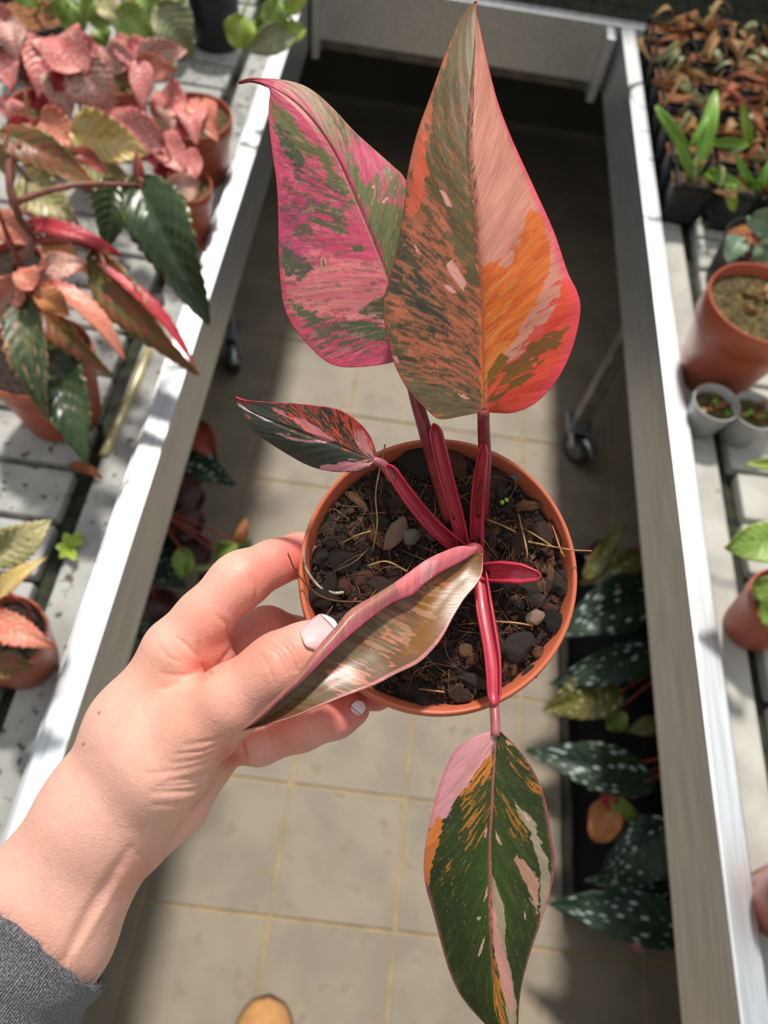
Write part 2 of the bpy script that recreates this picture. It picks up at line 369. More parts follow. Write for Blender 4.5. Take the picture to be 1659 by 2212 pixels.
for k in range(6): box('board', (-.9, 1.93 + .09 * k, .62), (1.2, 2.013 + .09 * k, .643), M['gutter'], cb, .004)
box('cross_bar', (-.6, 2.02, .43), (.86, 2.06, .49), M['alu_dark'], cb, .002)
for x in (-.55, .8):
    for y in (2.04, 2.45): box('leg', (x - .02, y - .02, 0), (x + .02, y + .02, .60), M['alu_dark'], cb, .002)
box('corner_bracket', (-.272, 1.79, .525), (-.255, 1.842, .672), M['alu'], cb, .002)
box('corner_bracket', (.405, 1.79, .525), (.424, 1.842, .672), M['alu'], cb, .002)
hz = BT + .006
tag(tube('glint_tube', catmull([PZ(322, 758, BT), PZ(285, 850, BT), PZ(225, 985, BT)], 12), .0075, M['hose'], n=10), 'tube in the gutter beside the left rail, reflected golden light in its yellow', 'tube')  # tube coloured for the golden reflection seen along the gutter

# ------------------------------------------------------------------ bench plants
def leaf(root, bp, tp_, zb, zt, wpx, kind, shape='wing', roll=0, arch=.12, fold=.25, serr=.06, seed=0, crown=None, stem='stem_red', bend=0.0, sr=.0022, n=(49, 13)):
    b, t = PZ(bp[0], bp[1], zb), PZ(tp_[0], tp_[1], zt)
    dpt = .5 * (DZ(bp[0], bp[1], zb) + DZ(tp_[0], tp_[1], zt)); w = wpx * dpt / F / 2
    ax = t - b; Ln = np.linalg.norm(ax); a = ax / Ln
    up = nz(CAM - (b + t) / 2); sd = nz(np.cross(a, up)); nm = np.cross(sd, a)
    cr, sr_ = math.cos(math.radians(roll)), math.sin(math.radians(roll)); sd, nm = sd * cr + nm * sr_, nm * cr - sd * sr_
    nt_, ns = n; T = np.linspace(0, 1, nt_)[:, None]; S = np.linspace(-1, 1, ns)[None]
    rs = np.random.default_rng(seed + 11)
    if shape == 'wing':
        prof = np.sin(np.pi * np.clip(T, 0, 1) ** .62) ** .8 * (1 - .25 * T); base_back = .10 * np.abs(S) * np.exp(-T * 7) * 1.0
    elif shape == 'round':
        prof = np.sin(np.pi * T ** .75) ** .55; base_back = .14 * np.abs(S) * np.exp(-T * 6)
    elif shape == 'blade':
        prof = np.sin(np.pi * (T * .93 + .05)) ** .6; base_back = 0 * S * T
    else:   # oval
        prof = np.sin(np.pi * T ** .85) ** .8; base_back = .04 * np.abs(S) * np.exp(-T * 8)
    asym = 1 + (.14 if seed % 2 else -.14) * np.sign(S) * (shape == 'wing')
    sw = 1 + serr * np.abs(S) ** 4 * (((T * 12 + .2 * np.sin(T * 17 + seed)) % 1) - .5) * 2 + .05 * np.abs(S) ** 3 * np.sin(T * 9 + seed)
    ww = w * prof * asym * sw / max(prof.max(), 1e-6)
    off = nm[None, None] * ((arch * Ln * 4 * T * (1 - T)) * np.ones_like(S) + fold * np.abs(S) * ww + (.085 if shape == 'wing' else .05) * w * np.cos((T - .28 * np.abs(S)) * 2 * np.pi * 8) * np.minimum(1, np.abs(S) * 3) * prof
         + .18 * w * np.sin(T * 7 + seed + S * 1.5) * np.abs(S))[..., None]
    V = b + a * ((T - base_back + bend * 0) * Ln * np.ones_like(S))[..., None] + sd * (S * ww + bend * Ln * np.sin(T * np.pi))[..., None] + off
    uv = np.stack([T * np.ones_like(S), (S * .5 + .5) * np.ones_like(T)], -1).reshape(-1, 2)
    bk = backm[BACK.get(kind, 'red')]
    o = mesh_obj('leaf', V.reshape(-1, 3), grid_faces(nt_, ns), [G[kind], bk], root, uv=uv)
    md = o.modifiers.new('thickness', 'SOLIDIFY'); md.thickness = .0009; md.offset = -1; md.material_offset = 1; md.material_offset_rim = 0
    if crown is not None:
        mid = (np.asarray(crown) + b) / 2 + np.array([0, 0, .01])
        tube('petiole', catmull([crown, mid, b, b + a * Ln * .08], 8), [sr * 1.2, sr], M[stem], root, n=6)
    return o
def bumpy_disc(c, axis, rad, amp, seed, n=20, m=56):
    e1, e2, a = basis(axis); rr = np.linspace(0, 1, n)[:, None]; th = np.linspace(0, 2 * np.pi, m, endpoint=False)[None]
    x, y = rr * np.cos(th) * rad, rr * np.sin(th) * rad
    h = (fbm(x * 160 + 50, y * 160 + 50, seed, 4) - .5) * amp
    V = c + e1 * x[..., None] + e2 * y[..., None] + a * h[..., None]
    f = [(i * m + k, i * m + (k + 1) % m, (i + 1) * m + (k + 1) % m, (i + 1) * m + k) for i in range(n - 1) for k in range(m)]
    return V.reshape(-1, 3), f
def round_pot(root, rc, rim_r, h, mat, soilm, base_z=BT, taper=.74, band=.22, fill=.012, seed=0, tilt=(0, 0)):
    """rc: rim centre; pot hangs down to base_z"""
    ax = nz([tilt[0], tilt[1], 1]); R_ = rim_r; hb = h * band; t = .0022
    prof = [(.0, -h), (R_ * taper - .004, -h), (R_ * taper, -h + .004), (R_ * .93, -hb - .004), (R_ * .945, -hb), (R_ * .99, -hb + .002), (R_, -.003), (R_ - .0006, 0), (R_ - t, 0), (R_ - t - .0008, -.003), (R_ * .92 - t, -hb), (R_ * .80, -h * .6)]
    v, f = lathe_arr(prof, rc, ax, 56); mesh_obj('pot', v, f, mat, root)
    v, f = bumpy_disc(rc - ax * fill, ax, R_ * .965 - t, .006, seed); mesh_obj('soil', v, f, soilm, root)
def plant_pot(label, cat, px, py, rpx, h, mat='terra', soilm='moss', name='potted_begonia', group=None, seed=0, bz=BT, **kw):
    z = bz + h + .001; c = PZ(px, py, z); r_ = rpx * DZ(px, py, z) / F
    root = thing(name, label, cat, (c[0], c[1], bz), group); round_pot(root, c, r_, h, M[mat], M[soilm], bz, seed=seed, **kw); return root, c

# near begonia, long dark and pink leaves
rt, c = plant_pot('large begonia with long dark green and salmon leaves in terracotta pot nearest the rail', 'plant', 78, 765, 118, .125, soilm='soil', seed=1)
cr = PZ(75, 640, .86)
tube('stem', catmull([c + [0, 0, -.012], (c + cr) / 2 + [.004, 0, 0], cr], 8), [.006, .004], M['stem_brown'], rt)
for a in [((95, 770), (190, 1008), .80, .76, 112, 'dark', 0, 8), ((52, 655), (103, 912), .87, .80, 84, 'darkpink', -12, 3), ((118, 620), (270, 778), .87, .82, 56, 'salmon', 35, 4),
          ((88, 668), (243, 812), .85, .80, 58, 'olive', -10, 5), ((80, 640), (152, 682), .89, .86, 58, 'orange', 15, 6), ((40, 610), (-20, 690), .89, .85, 70, 'salmon', 0, 7),
          ((100, 575), (188, 570), .88, .87, 60, 'pinkgreen', 20, 9), ((30, 640), (0, 700), .88, .84, 45, 'pinkgreen', 0, 10), ((70, 620), (38, 582), .90, .90, 60, 'salmon', 0, 11)]:
    leaf(rt, a[0], a[1], a[2], a[3], a[4], a[5], roll=a[6], seed=a[7], crown=cr, serr=.08)
# tall begonia behind it
rt, c = plant_pot('tall begonia with arching brown stems and dark serrated leaves overhanging the rail', 'plant', 28, 560, 62, .11, soilm='soil', seed=2)
s1, s2, s3 = PZ(20, 350, .95), PZ(70, 520, .86), PZ(20, 440, .92)
tube('stem', catmull([c + [0, 0, -.012], s2, PZ(30, 450, .92), s1, PZ(40, 310, .96)], 16), [.0062, .004], M['stem_brown'], rt)
tube('stem', catmull([c + [.006, 0, -.012], PZ(20, 520, .85), PZ(-10, 440, .9)], 8), [.004, .003], M['stem_red'], rt)
arm = PZ(215, 540, .84); arm2 = PZ(310, 400, .9)
tube('stem', catmull([s2, PZ(140, 520, .87), arm], 10), [.004, .0028], M['stem_red'], rt)
tube('stem', catmull([s3, PZ(160, 400, .93), arm2], 10), [.004, .0028], M['stem_brown'], rt)
for a in [((305, 408), (452, 702), .90, .80, 132, 'dark', -8, 12, arm2), ((248, 405), (226, 545), .88, .84, 84, 'dark', 10, 13, arm2), ((335, 402), (452, 548), .88, .79, 66, 'red', -25, 15, arm2),
          ((215, 560), (430, 812), .84, .77, 88, 'olive', -20, 17, arm), ((232, 590), (430, 810), .848, .775, 34, 'hotred', 40, 18, arm), ((15, 292), (218, 412), .96, .91, 84, 'olive', 22, 19, s1),
          ((165, 290), (322, 335), .90, .88, 104, 'yellow', 0, 20, None), ((58, 388), (172, 485), .88, .85, 96, 'cream', 0, 21, s1), ((75, 490), (265, 556), .87, .84, 46, 'hotred', 30, 22, s2),
          ((300, 402), (294, 318), .9, .93, 24, 'red', 0, 23, arm2), ((100, 520), (190, 590), .86, .84, 56, 'orange', 0, 24, s2), ((-10, 470), (85, 530), .84, .82, 66, 'salmon', 0, 25, None),
          ((165, 330), (235, 380), .91, .89, 40, 'red', 15, 26, s1), ((230, 575), (298, 628), .82, .80, 40, 'red', 0, 27, arm), ((30, 420), (75, 470), .84, .82, 60, 'salmon', 0, 28, None),
          ((175, 330), (285, 395), .86, .84, 88, 'cream', 0, 29, None), ((340, 405), (372, 480), .89, .86, 40, 'olive', 0, 30, arm2), ((5, 300), (30, 400), .95, .9, 44, 'cream', 0, 31, s1)]:
    leaf(rt, a[0], a[1], a[2], a[3], a[4], a[5], roll=a[6], seed=a[7], crown=a[8], stem='stem_brown', serr=.08)
# small pink begonias
def small(label, px, py, rpx, h, leaves, seed, cz=.80, cpx=None, **kw):
    rt, c = plant_pot(label, 'plant', px, py, rpx, h, seed=seed, group='small pink-leaved begonias in terracotta pots', name='pink_begonia', **kw)
    cr = PZ(*(cpx or (px, py)), cz); tube('stem', catmull([c + [0, 0, -.012], (c + cr) / 2 + [.003, 0, 0], cr], 6), [.003, .0022], M['stem_red'], rt, n=6)
    for i, a in enumerate(leaves): leaf(rt, a[0], a[1], a[2], a[3], a[4] * 1.15, a[5], shape=a[6] if len(a) > 6 else 'wing', seed=seed * 10 + i, crown=cr, serr=.05, roll=a[7] if len(a) > 7 else 0, sr=.0016)
small('pink begonia in terracotta pot close to the rail, second from the front', 391, 398, 66, .10, [((345, 305), (222, 240), .83, .82, 72, 'pink'), ((285, 275), (342, 368), .82, .80, 40, 'hotred'), ((350, 300), (398, 372), .81, .80, 62, 'pink', 'round'),
      ((400, 335), (425, 388), .80, .79, 52, 'pink', 'round'), ((362, 415), (432, 396), .78, .78, 52, 'pinkgreen', 'round'), ((350, 350), (372, 380), .79, .78, 44, 'hotred')], 3, cpx=(375, 360))
small('pink begonia in terracotta pot close to the rail, farthest back', 415, 248, 85, .11, [((385, 245), (345, 200), .80, .80, 76, 'pink', 'round'), ((375, 240), (370, 280), .80, .79, 60, 'pinkgreen', 'round'), ((405, 225), (425, 312), .81, .79, 58, 'pink'),
      ((435, 220), (470, 308), .81, .79, 56, 'salmon'), ((400, 260), (392, 300), .80, .79, 36, 'hotred')], 4, cpx=(412, 235))
small('star-shaped pink begonia with pointed leaves behind the others', 262, 175, 50, .09, [((300, 130), (402, 108), .86, .85, 50, 'pinkgreen'), ((285, 135), (248, 78), .86, .87, 42, 'pink'), ((300, 140), (306, 240), .86, .82, 46, 'pink'), ((300, 135), (380, 152), .86, .84, 46, 'salmon'),
      ((280, 135), (222, 108), .86, .85, 56, 'pinkgreen'), ((270, 140), (283, 190), .85, .82, 62, 'cream'), ((300, 125), (320, 85), .86, .87, 50, 'pink'), ((290, 130), (255, 110), .86, .86, 40, 'hotred')], 5, cz=.84, cpx=(290, 140))
small('begonia with a large green-speckled leaf in the back left group', 178, 292, 52, .09, [((172, 150), (118, 78), .88, .89, 92, 'pink', 'round'), ((170, 135), (252, 242), .88, .82, 92, 'pinkgreen'), ((155, 130), (215, 100), .88, .87, 60, 'pink'), ((125, 165), (152, 255), .85, .82, 66, 'pinkgreen'),
      ((130, 160), (125, 205), .86, .84, 40, 'hotred'), ((95, 262), (180, 322), .82, .81, 84, 'salmon'), ((205, 215), (260, 265), .82, .80, 60, 'pink')], 6, cz=.84, cpx=(160, 170))
small('pink begonia with upright mottled leaf at the left edge', 78, 222, 58, .09, [((80, 88), (82, 212), .86, .82, 66, 'pink'), ((95, 90), (100, 130), .86, .85, 40, 'pinkgreen'), ((90, 205), (65, 235), .80, .79, 40, 'hotred'), ((15, 45), (40, 130), .88, .85, 66, 'pinkgreen'), ((25, 40), (-20, 35), .88, .88, 50, 'pink'),
      ((8, 110), (28, 200), .85, .82, 56, 'pink'), ((15, 215), (18, 262), .82, .80, 50, 'pink'), ((60, 265), (5, 300), .80, .79, 40, 'hotred')], 7, cz=.82, cpx=(60, 170))
# green plants at the back of the left bench
def black_plant(label, px, py, rpx, h, leaves, seed, cz, cpx, stem='stem_green', soilm='peat', name='potted_foliage_plant'):
    rt, c = plant_pot(label, 'plant', px, py, rpx, h, mat='black', soilm=soilm, seed=seed, name=name, taper=.85, band=.12)
    cr = PZ(*cpx, cz); tube('stem', catmull([c + [0, 0, -.012], (c + cr) / 2, cr], 6), .003, M[stem], rt, n=6)
    for i, a in enumerate(leaves): leaf(rt, a[0], a[1], a[2], a[3], a[4], a[5], shape=a[6] if len(a) > 6 else 'oval', seed=seed * 10 + i, crown=cr, stem=stem, serr=.02, sr=.0018)
black_plant('leafy green plant in black pot at the back left corner', 70, 20, 88, .11, [((140, -10), (132, 35), .84, .82, 66, 'green', 'round'), ((115, 0), (118, 40), .86, .82, 50, 'green'), ((150, 10), (168, 82), .84, .80, 60, 'green'), ((195, 35), (240, 48), .83, .82, 40, 'green', 'round'),
      ((95, 5), (105, 40), .86, .8, 16, 'salmon'), ((60, -30), (40, 10), .86, .84, 60, 'green'), ((210, 60), (230, 100), .80, .78, 46, 'green')], 8, .82, (120, -20))
black_plant('green plant with broad mottled leaves in black pot behind the pink begonias', 330, -10, 68, .10, [((260, 35), (325, 80), .85, .83, 84, 'green', 'round'), ((215, -5), (268, 55), .86, .84, 50, 'cream'), ((345, 20), (416, 128), .85, .79, 92, 'greycream', 'wing'), ((300, -10), (350, 20), .85, .84, 60, 'green'), ((370, -20), (400, 15), .86, .85, 44, 'green'), ((200, 0), (185, 40), .85, .83, 46, 'green', 'round'), ((345, 120), (375, 175), .76, .75, 60, 'greycream')], 9, .82, (300, -20))
black_plant('plant with pouch-shaped lime leaves in black pot beside the left rail', 456, -42, 60, .115, [((520, 40), (516, 106), .84, .80, 68, 'lime', 'round'), ((600, 0), (585, 70), .86, .82, 60, 'green'), ((640, 60), (530, 112), .82, .80, 60, 'greycream'), ((555, 50), (600, 100), .82, .78, 66, 'green', 'round'), ((650, 65), (585, 80), .82, .81, 44, 'lime', 'round'), ((620, 15), (662, -8), .86, .88, 40, 'lime', 'round')], 10, .86, (560, -20))
# begonia at lower left
rt, c = plant_pot('begonia with cream-green and peach leaves in terracotta pot at the lower left', 'plant', 0, 1372, 96, .09, soilm='soil', seed=12)
cr = PZ(-5, 1310, .78); tube('stem', catmull([c + [0, 0, -.012], (c + cr) / 2, cr], 6), .004, M['stem_red'], rt, n=6)
for a in [((-10, 1200), (112, 1122), .82, .83, 82, 'cream', 0, 1), ((-25, 1180), (80, 1128), .82, .82, 50, 'green', 0, 5), ((-5, 1285), (102, 1204), .81, .82, 40, 'yellow', 20, 2), ((-15, 1335), (124, 1402), .80, .79, 68, 'salmon', 0, 3), ((-10, 1440), (72, 1438), .765, .76, 56, 'olive', 0, 4)]:
    leaf(rt, a[0], a[1], a[2], a[3], a[4], a[5], roll=a[6], seed=a[7], crown=cr, serr=.1)
tube('petiole', catmull([PZ(10, 1275, .79), PZ(60, 1310, .79), PZ(70, 1360, .765)], 8), .002, M['stem_red'], rt, n=6)

# weed, litter and wet clump along the left gutter
wp = PZ(150, 1185, BT); wd = thing('weed_seedling', 'tiny bright green weed growing in the left bench gutter', 'weed', wp)
for i, (a, b) in enumerate([((150, 1185), (172, 1150)), ((150, 1185), (128, 1205)), ((152, 1180), (140, 1150)), ((150, 1190), (165, 1212)), ((148, 1185), (120, 1180)), ((155, 1170), (182, 1172))]): leaf(wd, a, b, BT + .001, BT + .012, 22, 'lime', 'round', seed=i, serr=0, n=(12, 9))
lt = thing('dead_leaf', 'curled brown dead leaf on the bench edge beside the begonia', 'dead leaf', PZ(190, 1020, BT))
leaf(lt, (150, 1005), (222, 1035), BT + .006, BT + .004, 26, 'dryred', 'oval', roll=25, seed=3, arch=.2, serr=.05)
v, f = bumpy_disc(PZ(335, 662, BT + .004), (0, 0, 1), .014, .012, 9, 10, 24); v[:, 1] = PZ(335, 662, BT)[1] + (v[:, 1] - PZ(335, 662, BT)[1]) * 2.6
rel = np.hypot(v[:, 0] - PZ(335, 662, BT)[0], (v[:, 1] - PZ(335, 662, BT)[1]) / 2.6) / .014; v[:, 2] += .006 * (1 - rel ** 2) - .0035
wet = plain('wet_black_pebble', (22, 22, 24), (34, 34, 36), scale=200, rough=.18, bump=.8, bscale=400)
o = mesh_obj('wet_pebble', v, f, wet); tag(o, 'shiny black wet clump in the gap by the left rail', 'moss')  # small dark wet pebble

# right bench: black seedling pots
pz = BT + .085; o0 = PZ(1458, 402, pz)
pw = .086
def square_pot(root, c, w, h, m, soilm, seed):
    prof = []; V = []; Fc = []
    lv = [(w / 2 * .80, -h), (w / 2 * .97, -.012), (w / 2, -.011), (w / 2, 0), (w / 2 - .002, 0), (w / 2 - .004, -.02)]
    for s, z in lv:
        for sx, sy in ((-1, -1), (1, -1), (1, 1), (-1, 1)):
            for q in ((.80, 1), (1, .80)) if sx * sy > 0 else ((1, .80), (.80, 1)):
                V.append(c + np.array([sx * s * q[0], sy * s * q[1], z]))
    for i in range(len(lv) - 1):
        for k in range(8): Fc.append((i * 8 + k, i * 8 + (k + 1) % 8, (i + 1) * 8 + (k + 1) % 8, (i + 1) * 8 + k))
    Fc.append(tuple(range(7, -1, -1)))
    mesh_obj('pot', V, Fc, m, root, smooth=False)
    n = 12; g = np.linspace(-1, 1, n) * (w / 2 - .004); x, y = np.meshgrid(g, g); z = (fbm(x * 220 + 9 * seed + 40, y * 220 + 40, seed, 3) - .5) * .008 - .014
    V = c + np.stack([x, y, z], -1).reshape(-1, 3); mesh_obj('soil', V, grid_faces(n, n), M[soilm], root)
green_ix = {(0, 0): 1, (1, 0): 2, (0, 1): 3, (1, 1): 3}
pos_words = ['nearest the rail', 'second out from the rail', 'third out from the rail', 'fourth out from the rail']
row_words = ['front row', 'second row', 'third row', 'fourth row', 'fifth row', 'sixth row', 'seventh row', 'eighth row', 'ninth row', 'tenth row']
for j in range(10):
    for i in range(4):
        c = o0 + np.array([pw * (i + .5) + .02 * 0, pw * (j + .5), 0])
        cc = toC(c); px, py = cc[0] / cc[2] * F + CX, cc[1] / cc[2] * F + CY
        if px > 1720 or py < -60 or c[1] + pw / 2 > 1.835: continue
        k = green_ix.get((i, j), 0)
        desc = 'with bright green blade seedlings' if k else 'with dried brown seedlings'
        root = thing('seedling_pot', 'square black pot %s, %s, %s' % (desc, row_words[j], pos_words[i]), 'plant pot', (c[0], c[1], BT), 'square black seedling pots on the right bench')
        square_pot(root, c, pw - .003, .083, M['black'], 'peat' if j > 0 else 'moss', i + 7 * j)
        rr = np.random.default_rng(100 + i * 17 + j)
        for q in range(6 if not k else 3):
            an = rr.uniform(0, 6.28); b = (px + rr.uniform(-30, 30), py + rr.uniform(-18, 18)); ln = rr.uniform(35, 75)
            leaf(root, b, (b[0] + math.cos(an) * ln, b[1] + math.sin(an) * ln * .7), pz + .004, pz + rr.uniform(.0, .025), [9, 11, 13, 24][q % 4] * rr.uniform(.8, 1.2), ['dry', 'dryred', 'dry', 'greycream'][int(rr.integers(0, 4))], 'blade', roll=rr.uniform(-60, 60), arch=.35, bend=rr.uniform(-.25, .25), seed=int(rr.integers(0, 99)), serr=0, n=(14, 5))
        if (i, j) == (0, 0):
            cr = PZ(1500, 385, pz)
            for a in [((1505, 380), (1548, 195), pz, pz + .09, 34), ((1500, 385), (1462, 310), pz, pz + .05, 20), ((1488, 330), (1416, 228), pz + .04, pz + .09, 24), ((1490, 318), (1535, 240), pz + .04, pz + .08, 14)]:
                leaf(root, a[0], a[1], a[2], a[3], a[4], 'grass', 'blade', seed=3, arch=.1, serr=0, n=(14, 7))
            leaf(root, (1525, 372), (1598, 400), pz + .005, pz + .02, 26, 'grass', 'blade', arch=.25, serr=0); leaf(root, (1572, 385), (1585, 456), pz + .02, pz - .02, 24, 'lime', 'blade', arch=.2, serr=0)
        if (i, j) == (1, 0):
            for a in [((1630, 410), (1588, 335), 16), ((1632, 415), (1672, 340), 18), ((1625, 400), (1660, 395), 20)]: leaf(root, a[0], a[1], pz, pz + .05, a[2], 'grass', 'blade', arch=.15, serr=0, seed=5)
        if (i, j) == (0, 1):
            leaf(root, (1535, 308), (1618, 312), pz + .02, pz + .03, 20, 'grass', 'blade', arch=.2, serr=0, seed=6)
        if (i, j) == (1, 1):
            leaf(root, (1622, 322), (1603, 225), pz, pz + .07, 20, 'lime', 'blade', arch=.1, serr=0, seed=6)
            tube('stalk', catmull([PZ(1604, 222, pz + .07), PZ(1585, 200, pz + .08), PZ(1555, 192, pz + .06)], 8), .0025, M['stem_red'], root, n=6)
            tube('stalk', catmull([PZ(1602, 224, pz + .07), PZ(1575, 228, pz + .06), PZ(1552, 246, pz + .04)], 8), .0028, M['stem_red'], root, n=6)
# silver-leaved plant, terracotta pot, two grey cups
black_plant('silver-green leaved plant in black pot behind the large terracotta pot', 1645, 520, 78, .09, [((1640, 500), (1690, 470), .80, .81, 56, 'silver', 'round'), ((1625, 470), (1672, 490), .82, .80, 58, 'silver', 'round'), ((1600, 510), (1572, 568), .79, .77, 52, 'silver'), ((1640, 530), (1668, 560), .79, .78, 50, 'silver', 'round'), ((1625, 530), (1612, 560), .78, .77, 30, 'maroon')], 21, .77, (1630, 520), stem='stem_red')
rt, c = plant_pot('tall terracotta pot of mossy soil standing against the right rail', 'plant pot', 1652, 652, 122, .16, seed=22, name='terracotta_pot', band=.3, fill=.018, taper=.70)
rr = np.random.default_rng(5)
for k in range(10):
    b = (1652 + rr.uniform(-70, 50), 650 + rr.uniform(-40, 40)); leaf(rt, b, (b[0] + rr.uniform(-30, 30), b[1] + rr.uniform(-20, 20)), .79, .795, 16, 'dry', 'blade', roll=rr.uniform(-50, 50), serr=0, seed=k, n=(6, 5))
for (x, y, s, lab) in ((1549, 868, 31, 'small grey plastic cup pot of soil touching the right rail'), (1634, 886, 32, 'small grey plastic cup pot of soil, farther from the right rail')):
    rt, c = plant_pot(lab, 'plant pot', x, y, 52, .062, mat='grey_pot', seed=s, name='plastic_cup_pot', group='small grey cup pots on the right bench', band=.08, fill=.013, taper=.72)
    for k in range(6):
        b = (x + rr.uniform(-30, 20), y + rr.uniform(-20, 20)); leaf(rt, b, (b[0] + rr.uniform(-25, 25), b[1] + rr.uniform(-14, 14)), .699, .703, 12, ['dry', 'dryred', 'grass'][k % 3], 'blade', roll=rr.uniform(-50, 50), serr=0, seed=k, n=(6, 5))
rt, c = plant_pot('terracotta pot with broad bright green leaves at the right edge', 'plant', 1700, 1300, 82, .09, soilm='moss', seed=24, name='potted_foliage_plant')
cr = PZ(1720, 1270, .80)
for a in [((1700, 1165), (1566, 1182), .80, .79, 92, 'green', 6), ((1700, 1290), (1624, 1262), .79, .77, 60, 'green', 7), ((1660, 1285), (1690, 1350), .79, .76, 70, 'green', 8), ((1700, 1004), (1612, 1001), .80, .79, 26, 'lime', 9)]: leaf(rt, a[0], a[1], a[2], a[3], a[4], a[5], 'oval', seed=a[6], crown=cr, serr=0, stem='stem_green')
rt, c = plant_pot('terracotta pot of soil at the bottom right corner', 'plant pot', 1768, 1950, 105, .08, seed=25, name='terracotta_pot')

# under the right bench: black tray of spotted begonias
tx, ty0, ty1 = .475, .06, .80
tr = thing('plant_tray', 'black plastic tray on the floor under the right bench', 'tray', (.75, .45, 0))
for n_, lo, hi in (('tray_base', (tx, ty0, .0015), (1.05, ty1, .008)), ('tray_wall', (tx, ty0, .008), (tx + .006, ty1, .06)), ('tray_wall', (1.044, ty0, .008), (1.05, ty1, .06)), ('tray_wall', (tx + .006, ty0, .008), (1.044, ty0 + .006, .06)), ('tray_wall', (tx + .006, ty1 - .006, .008), (1.044, ty1, .06))):
    box(n_, lo, hi, M['black'], tr, .0012)
def under(label, px, py, leaves, seed, cz=.26, bz=.0085, h=.10, r_=.055, stem='stem_red', at=None):
    z = bz + h; c = PZ(px, py, z) if at is None else np.array([at[0], at[1], z])
    rt = thing('spotted_begonia', label, 'plant', (c[0], c[1], bz), 'dark plants under the benches'); round_pot(rt, c, r_, h, M['black'], M['soil'], seed=seed)
    cr = c + np.array([0, 0, cz - z]); tube('stem', catmull([c + [0, 0, -.012], (c + cr) / 2 + [.004, 0, 0], cr], 6), .0035, M[stem], rt, n=6)
    for i, a in enumerate(leaves): leaf(rt, a[0], a[1], a[2], a[3], a[4], a[5], a[6] if len(a) > 6 else 'wing', seed=seed * 9 + i, crown=cr, serr=.03, stem=stem, roll=a[7] if len(a) > 7 else 0)
under('white-dotted begonia at the far end of the tray, big dotted leaf beside the held pot', 1390, 1290, [((1400, 1290), (1190, 1375), .30, .26, 118, 'mac'), ((1380, 1200), (1250, 1262), .32, .28, 60, 'macol'), ((1270, 1240), (1345, 1130), .30, .33, 40, 'macol'), ((1270, 1200), (1345, 1200), .29, .29, 60, 'maroon'), ((1360, 1210), (1395, 1180), .30, .31, 40, 'hotred')], 41, at=(.66, .70))
under('white-dotted begonia with a pink underside showing, middle of the tray', 1380, 1480, [((1395, 1410), (1185, 1478), .27, .23, 82, 'mac'), ((1330, 1500), (1170, 1535), .24, .20, 100, 'macol'), ((1275, 1470), (1335, 1455), .25, .26, 34, 'pink'), ((1320, 1545), (1350, 1575), .22, .22, 50, 'green', 'round'), ((1420, 1560), (1350, 1580), .22, .2, 40, 'macol')], 42, at=(.66, .52))
under('white-dotted begonia with long leaf pointing at the held plant, second from the front', 1380, 1680, [((1390, 1690), (1135, 1620), .27, .22, 100, 'mac'), ((1375, 1650), (1365, 1725), .26, .22, 60, 'pinkgreen'), ((1320, 1735), (1290, 1820), .22, .19, 72, 'orange', 'round'), ((1305, 1705), (1330, 1765), .23, .21, 34, 'hotred'), ((1325, 1725), (1392, 1782), .23, .21, 36, 'green')], 43, at=(.66, .33))
under('white-dotted begonia at the front of the tray, lowest in view', 1400, 1880, [((1440, 1790), (1300, 1900), .27, .2, 120, 'mac'), ((1465, 2010), (1180, 1950), .26, .2, 104, 'mac'), ((1450, 1900), (1265, 1900), .24, .18, 70, 'mac'), ((1365, 2038), (1408, 2040), .235, .235, 26, 'pink')], 44, at=(.66, .17))
# under the left bench
under('dark maroon and spotted plant with green buds under the left bench', 400, 1200, [((425, 920), (470, 1000), .24, .22, 62, 'red'), ((395, 990), (510, 1050), .22, .18, 60, 'mac'), ((385, 1000), (440, 1045), .2, .18, 50, 'macol'), ((360, 1090), (440, 1060), .2, .2, 90, 'maroon', 'round'), ((375, 1150), (438, 1110), .22, .22, 70, 'maroon', 'round'),
      ((400, 1160), (452, 1215), .2, .18, 66, 'maroon', 'round'), ((340, 1200), (400, 1270), .2, .17, 80, 'mac'), ((395, 1190), (395, 1250), .24, .22, 46, 'green', 'round'), ((470, 1195), (512, 1178), .22, .24, 42, 'green', 'round'), ((330, 1290), (390, 1340), .18, .14, 70, 'maroon', 'round'), ((290, 1370), (330, 1340), .18, .16, 70, 'mac'), ((520, 1175), (532, 1118), .2, .24, 30, 'orange'), ((515, 1205), (545, 1165), .2, .22, 40, 'dark'), ((440, 1250), (545, 1300), .2, .16, 60, 'mac')], 45, at=(-.42, .66), bz=0.0, h=.10)
tube('flower_stalk', catmull([PZ(400, 1232, .23), PZ(450, 1226, .225), PZ(505, 1216, .22)], 8), .004, M['stem_green'], bpy.data.objects[[o.name for o in bpy.data.objects if o.name.startswith('spotted_begonia')][-1]], n=6)

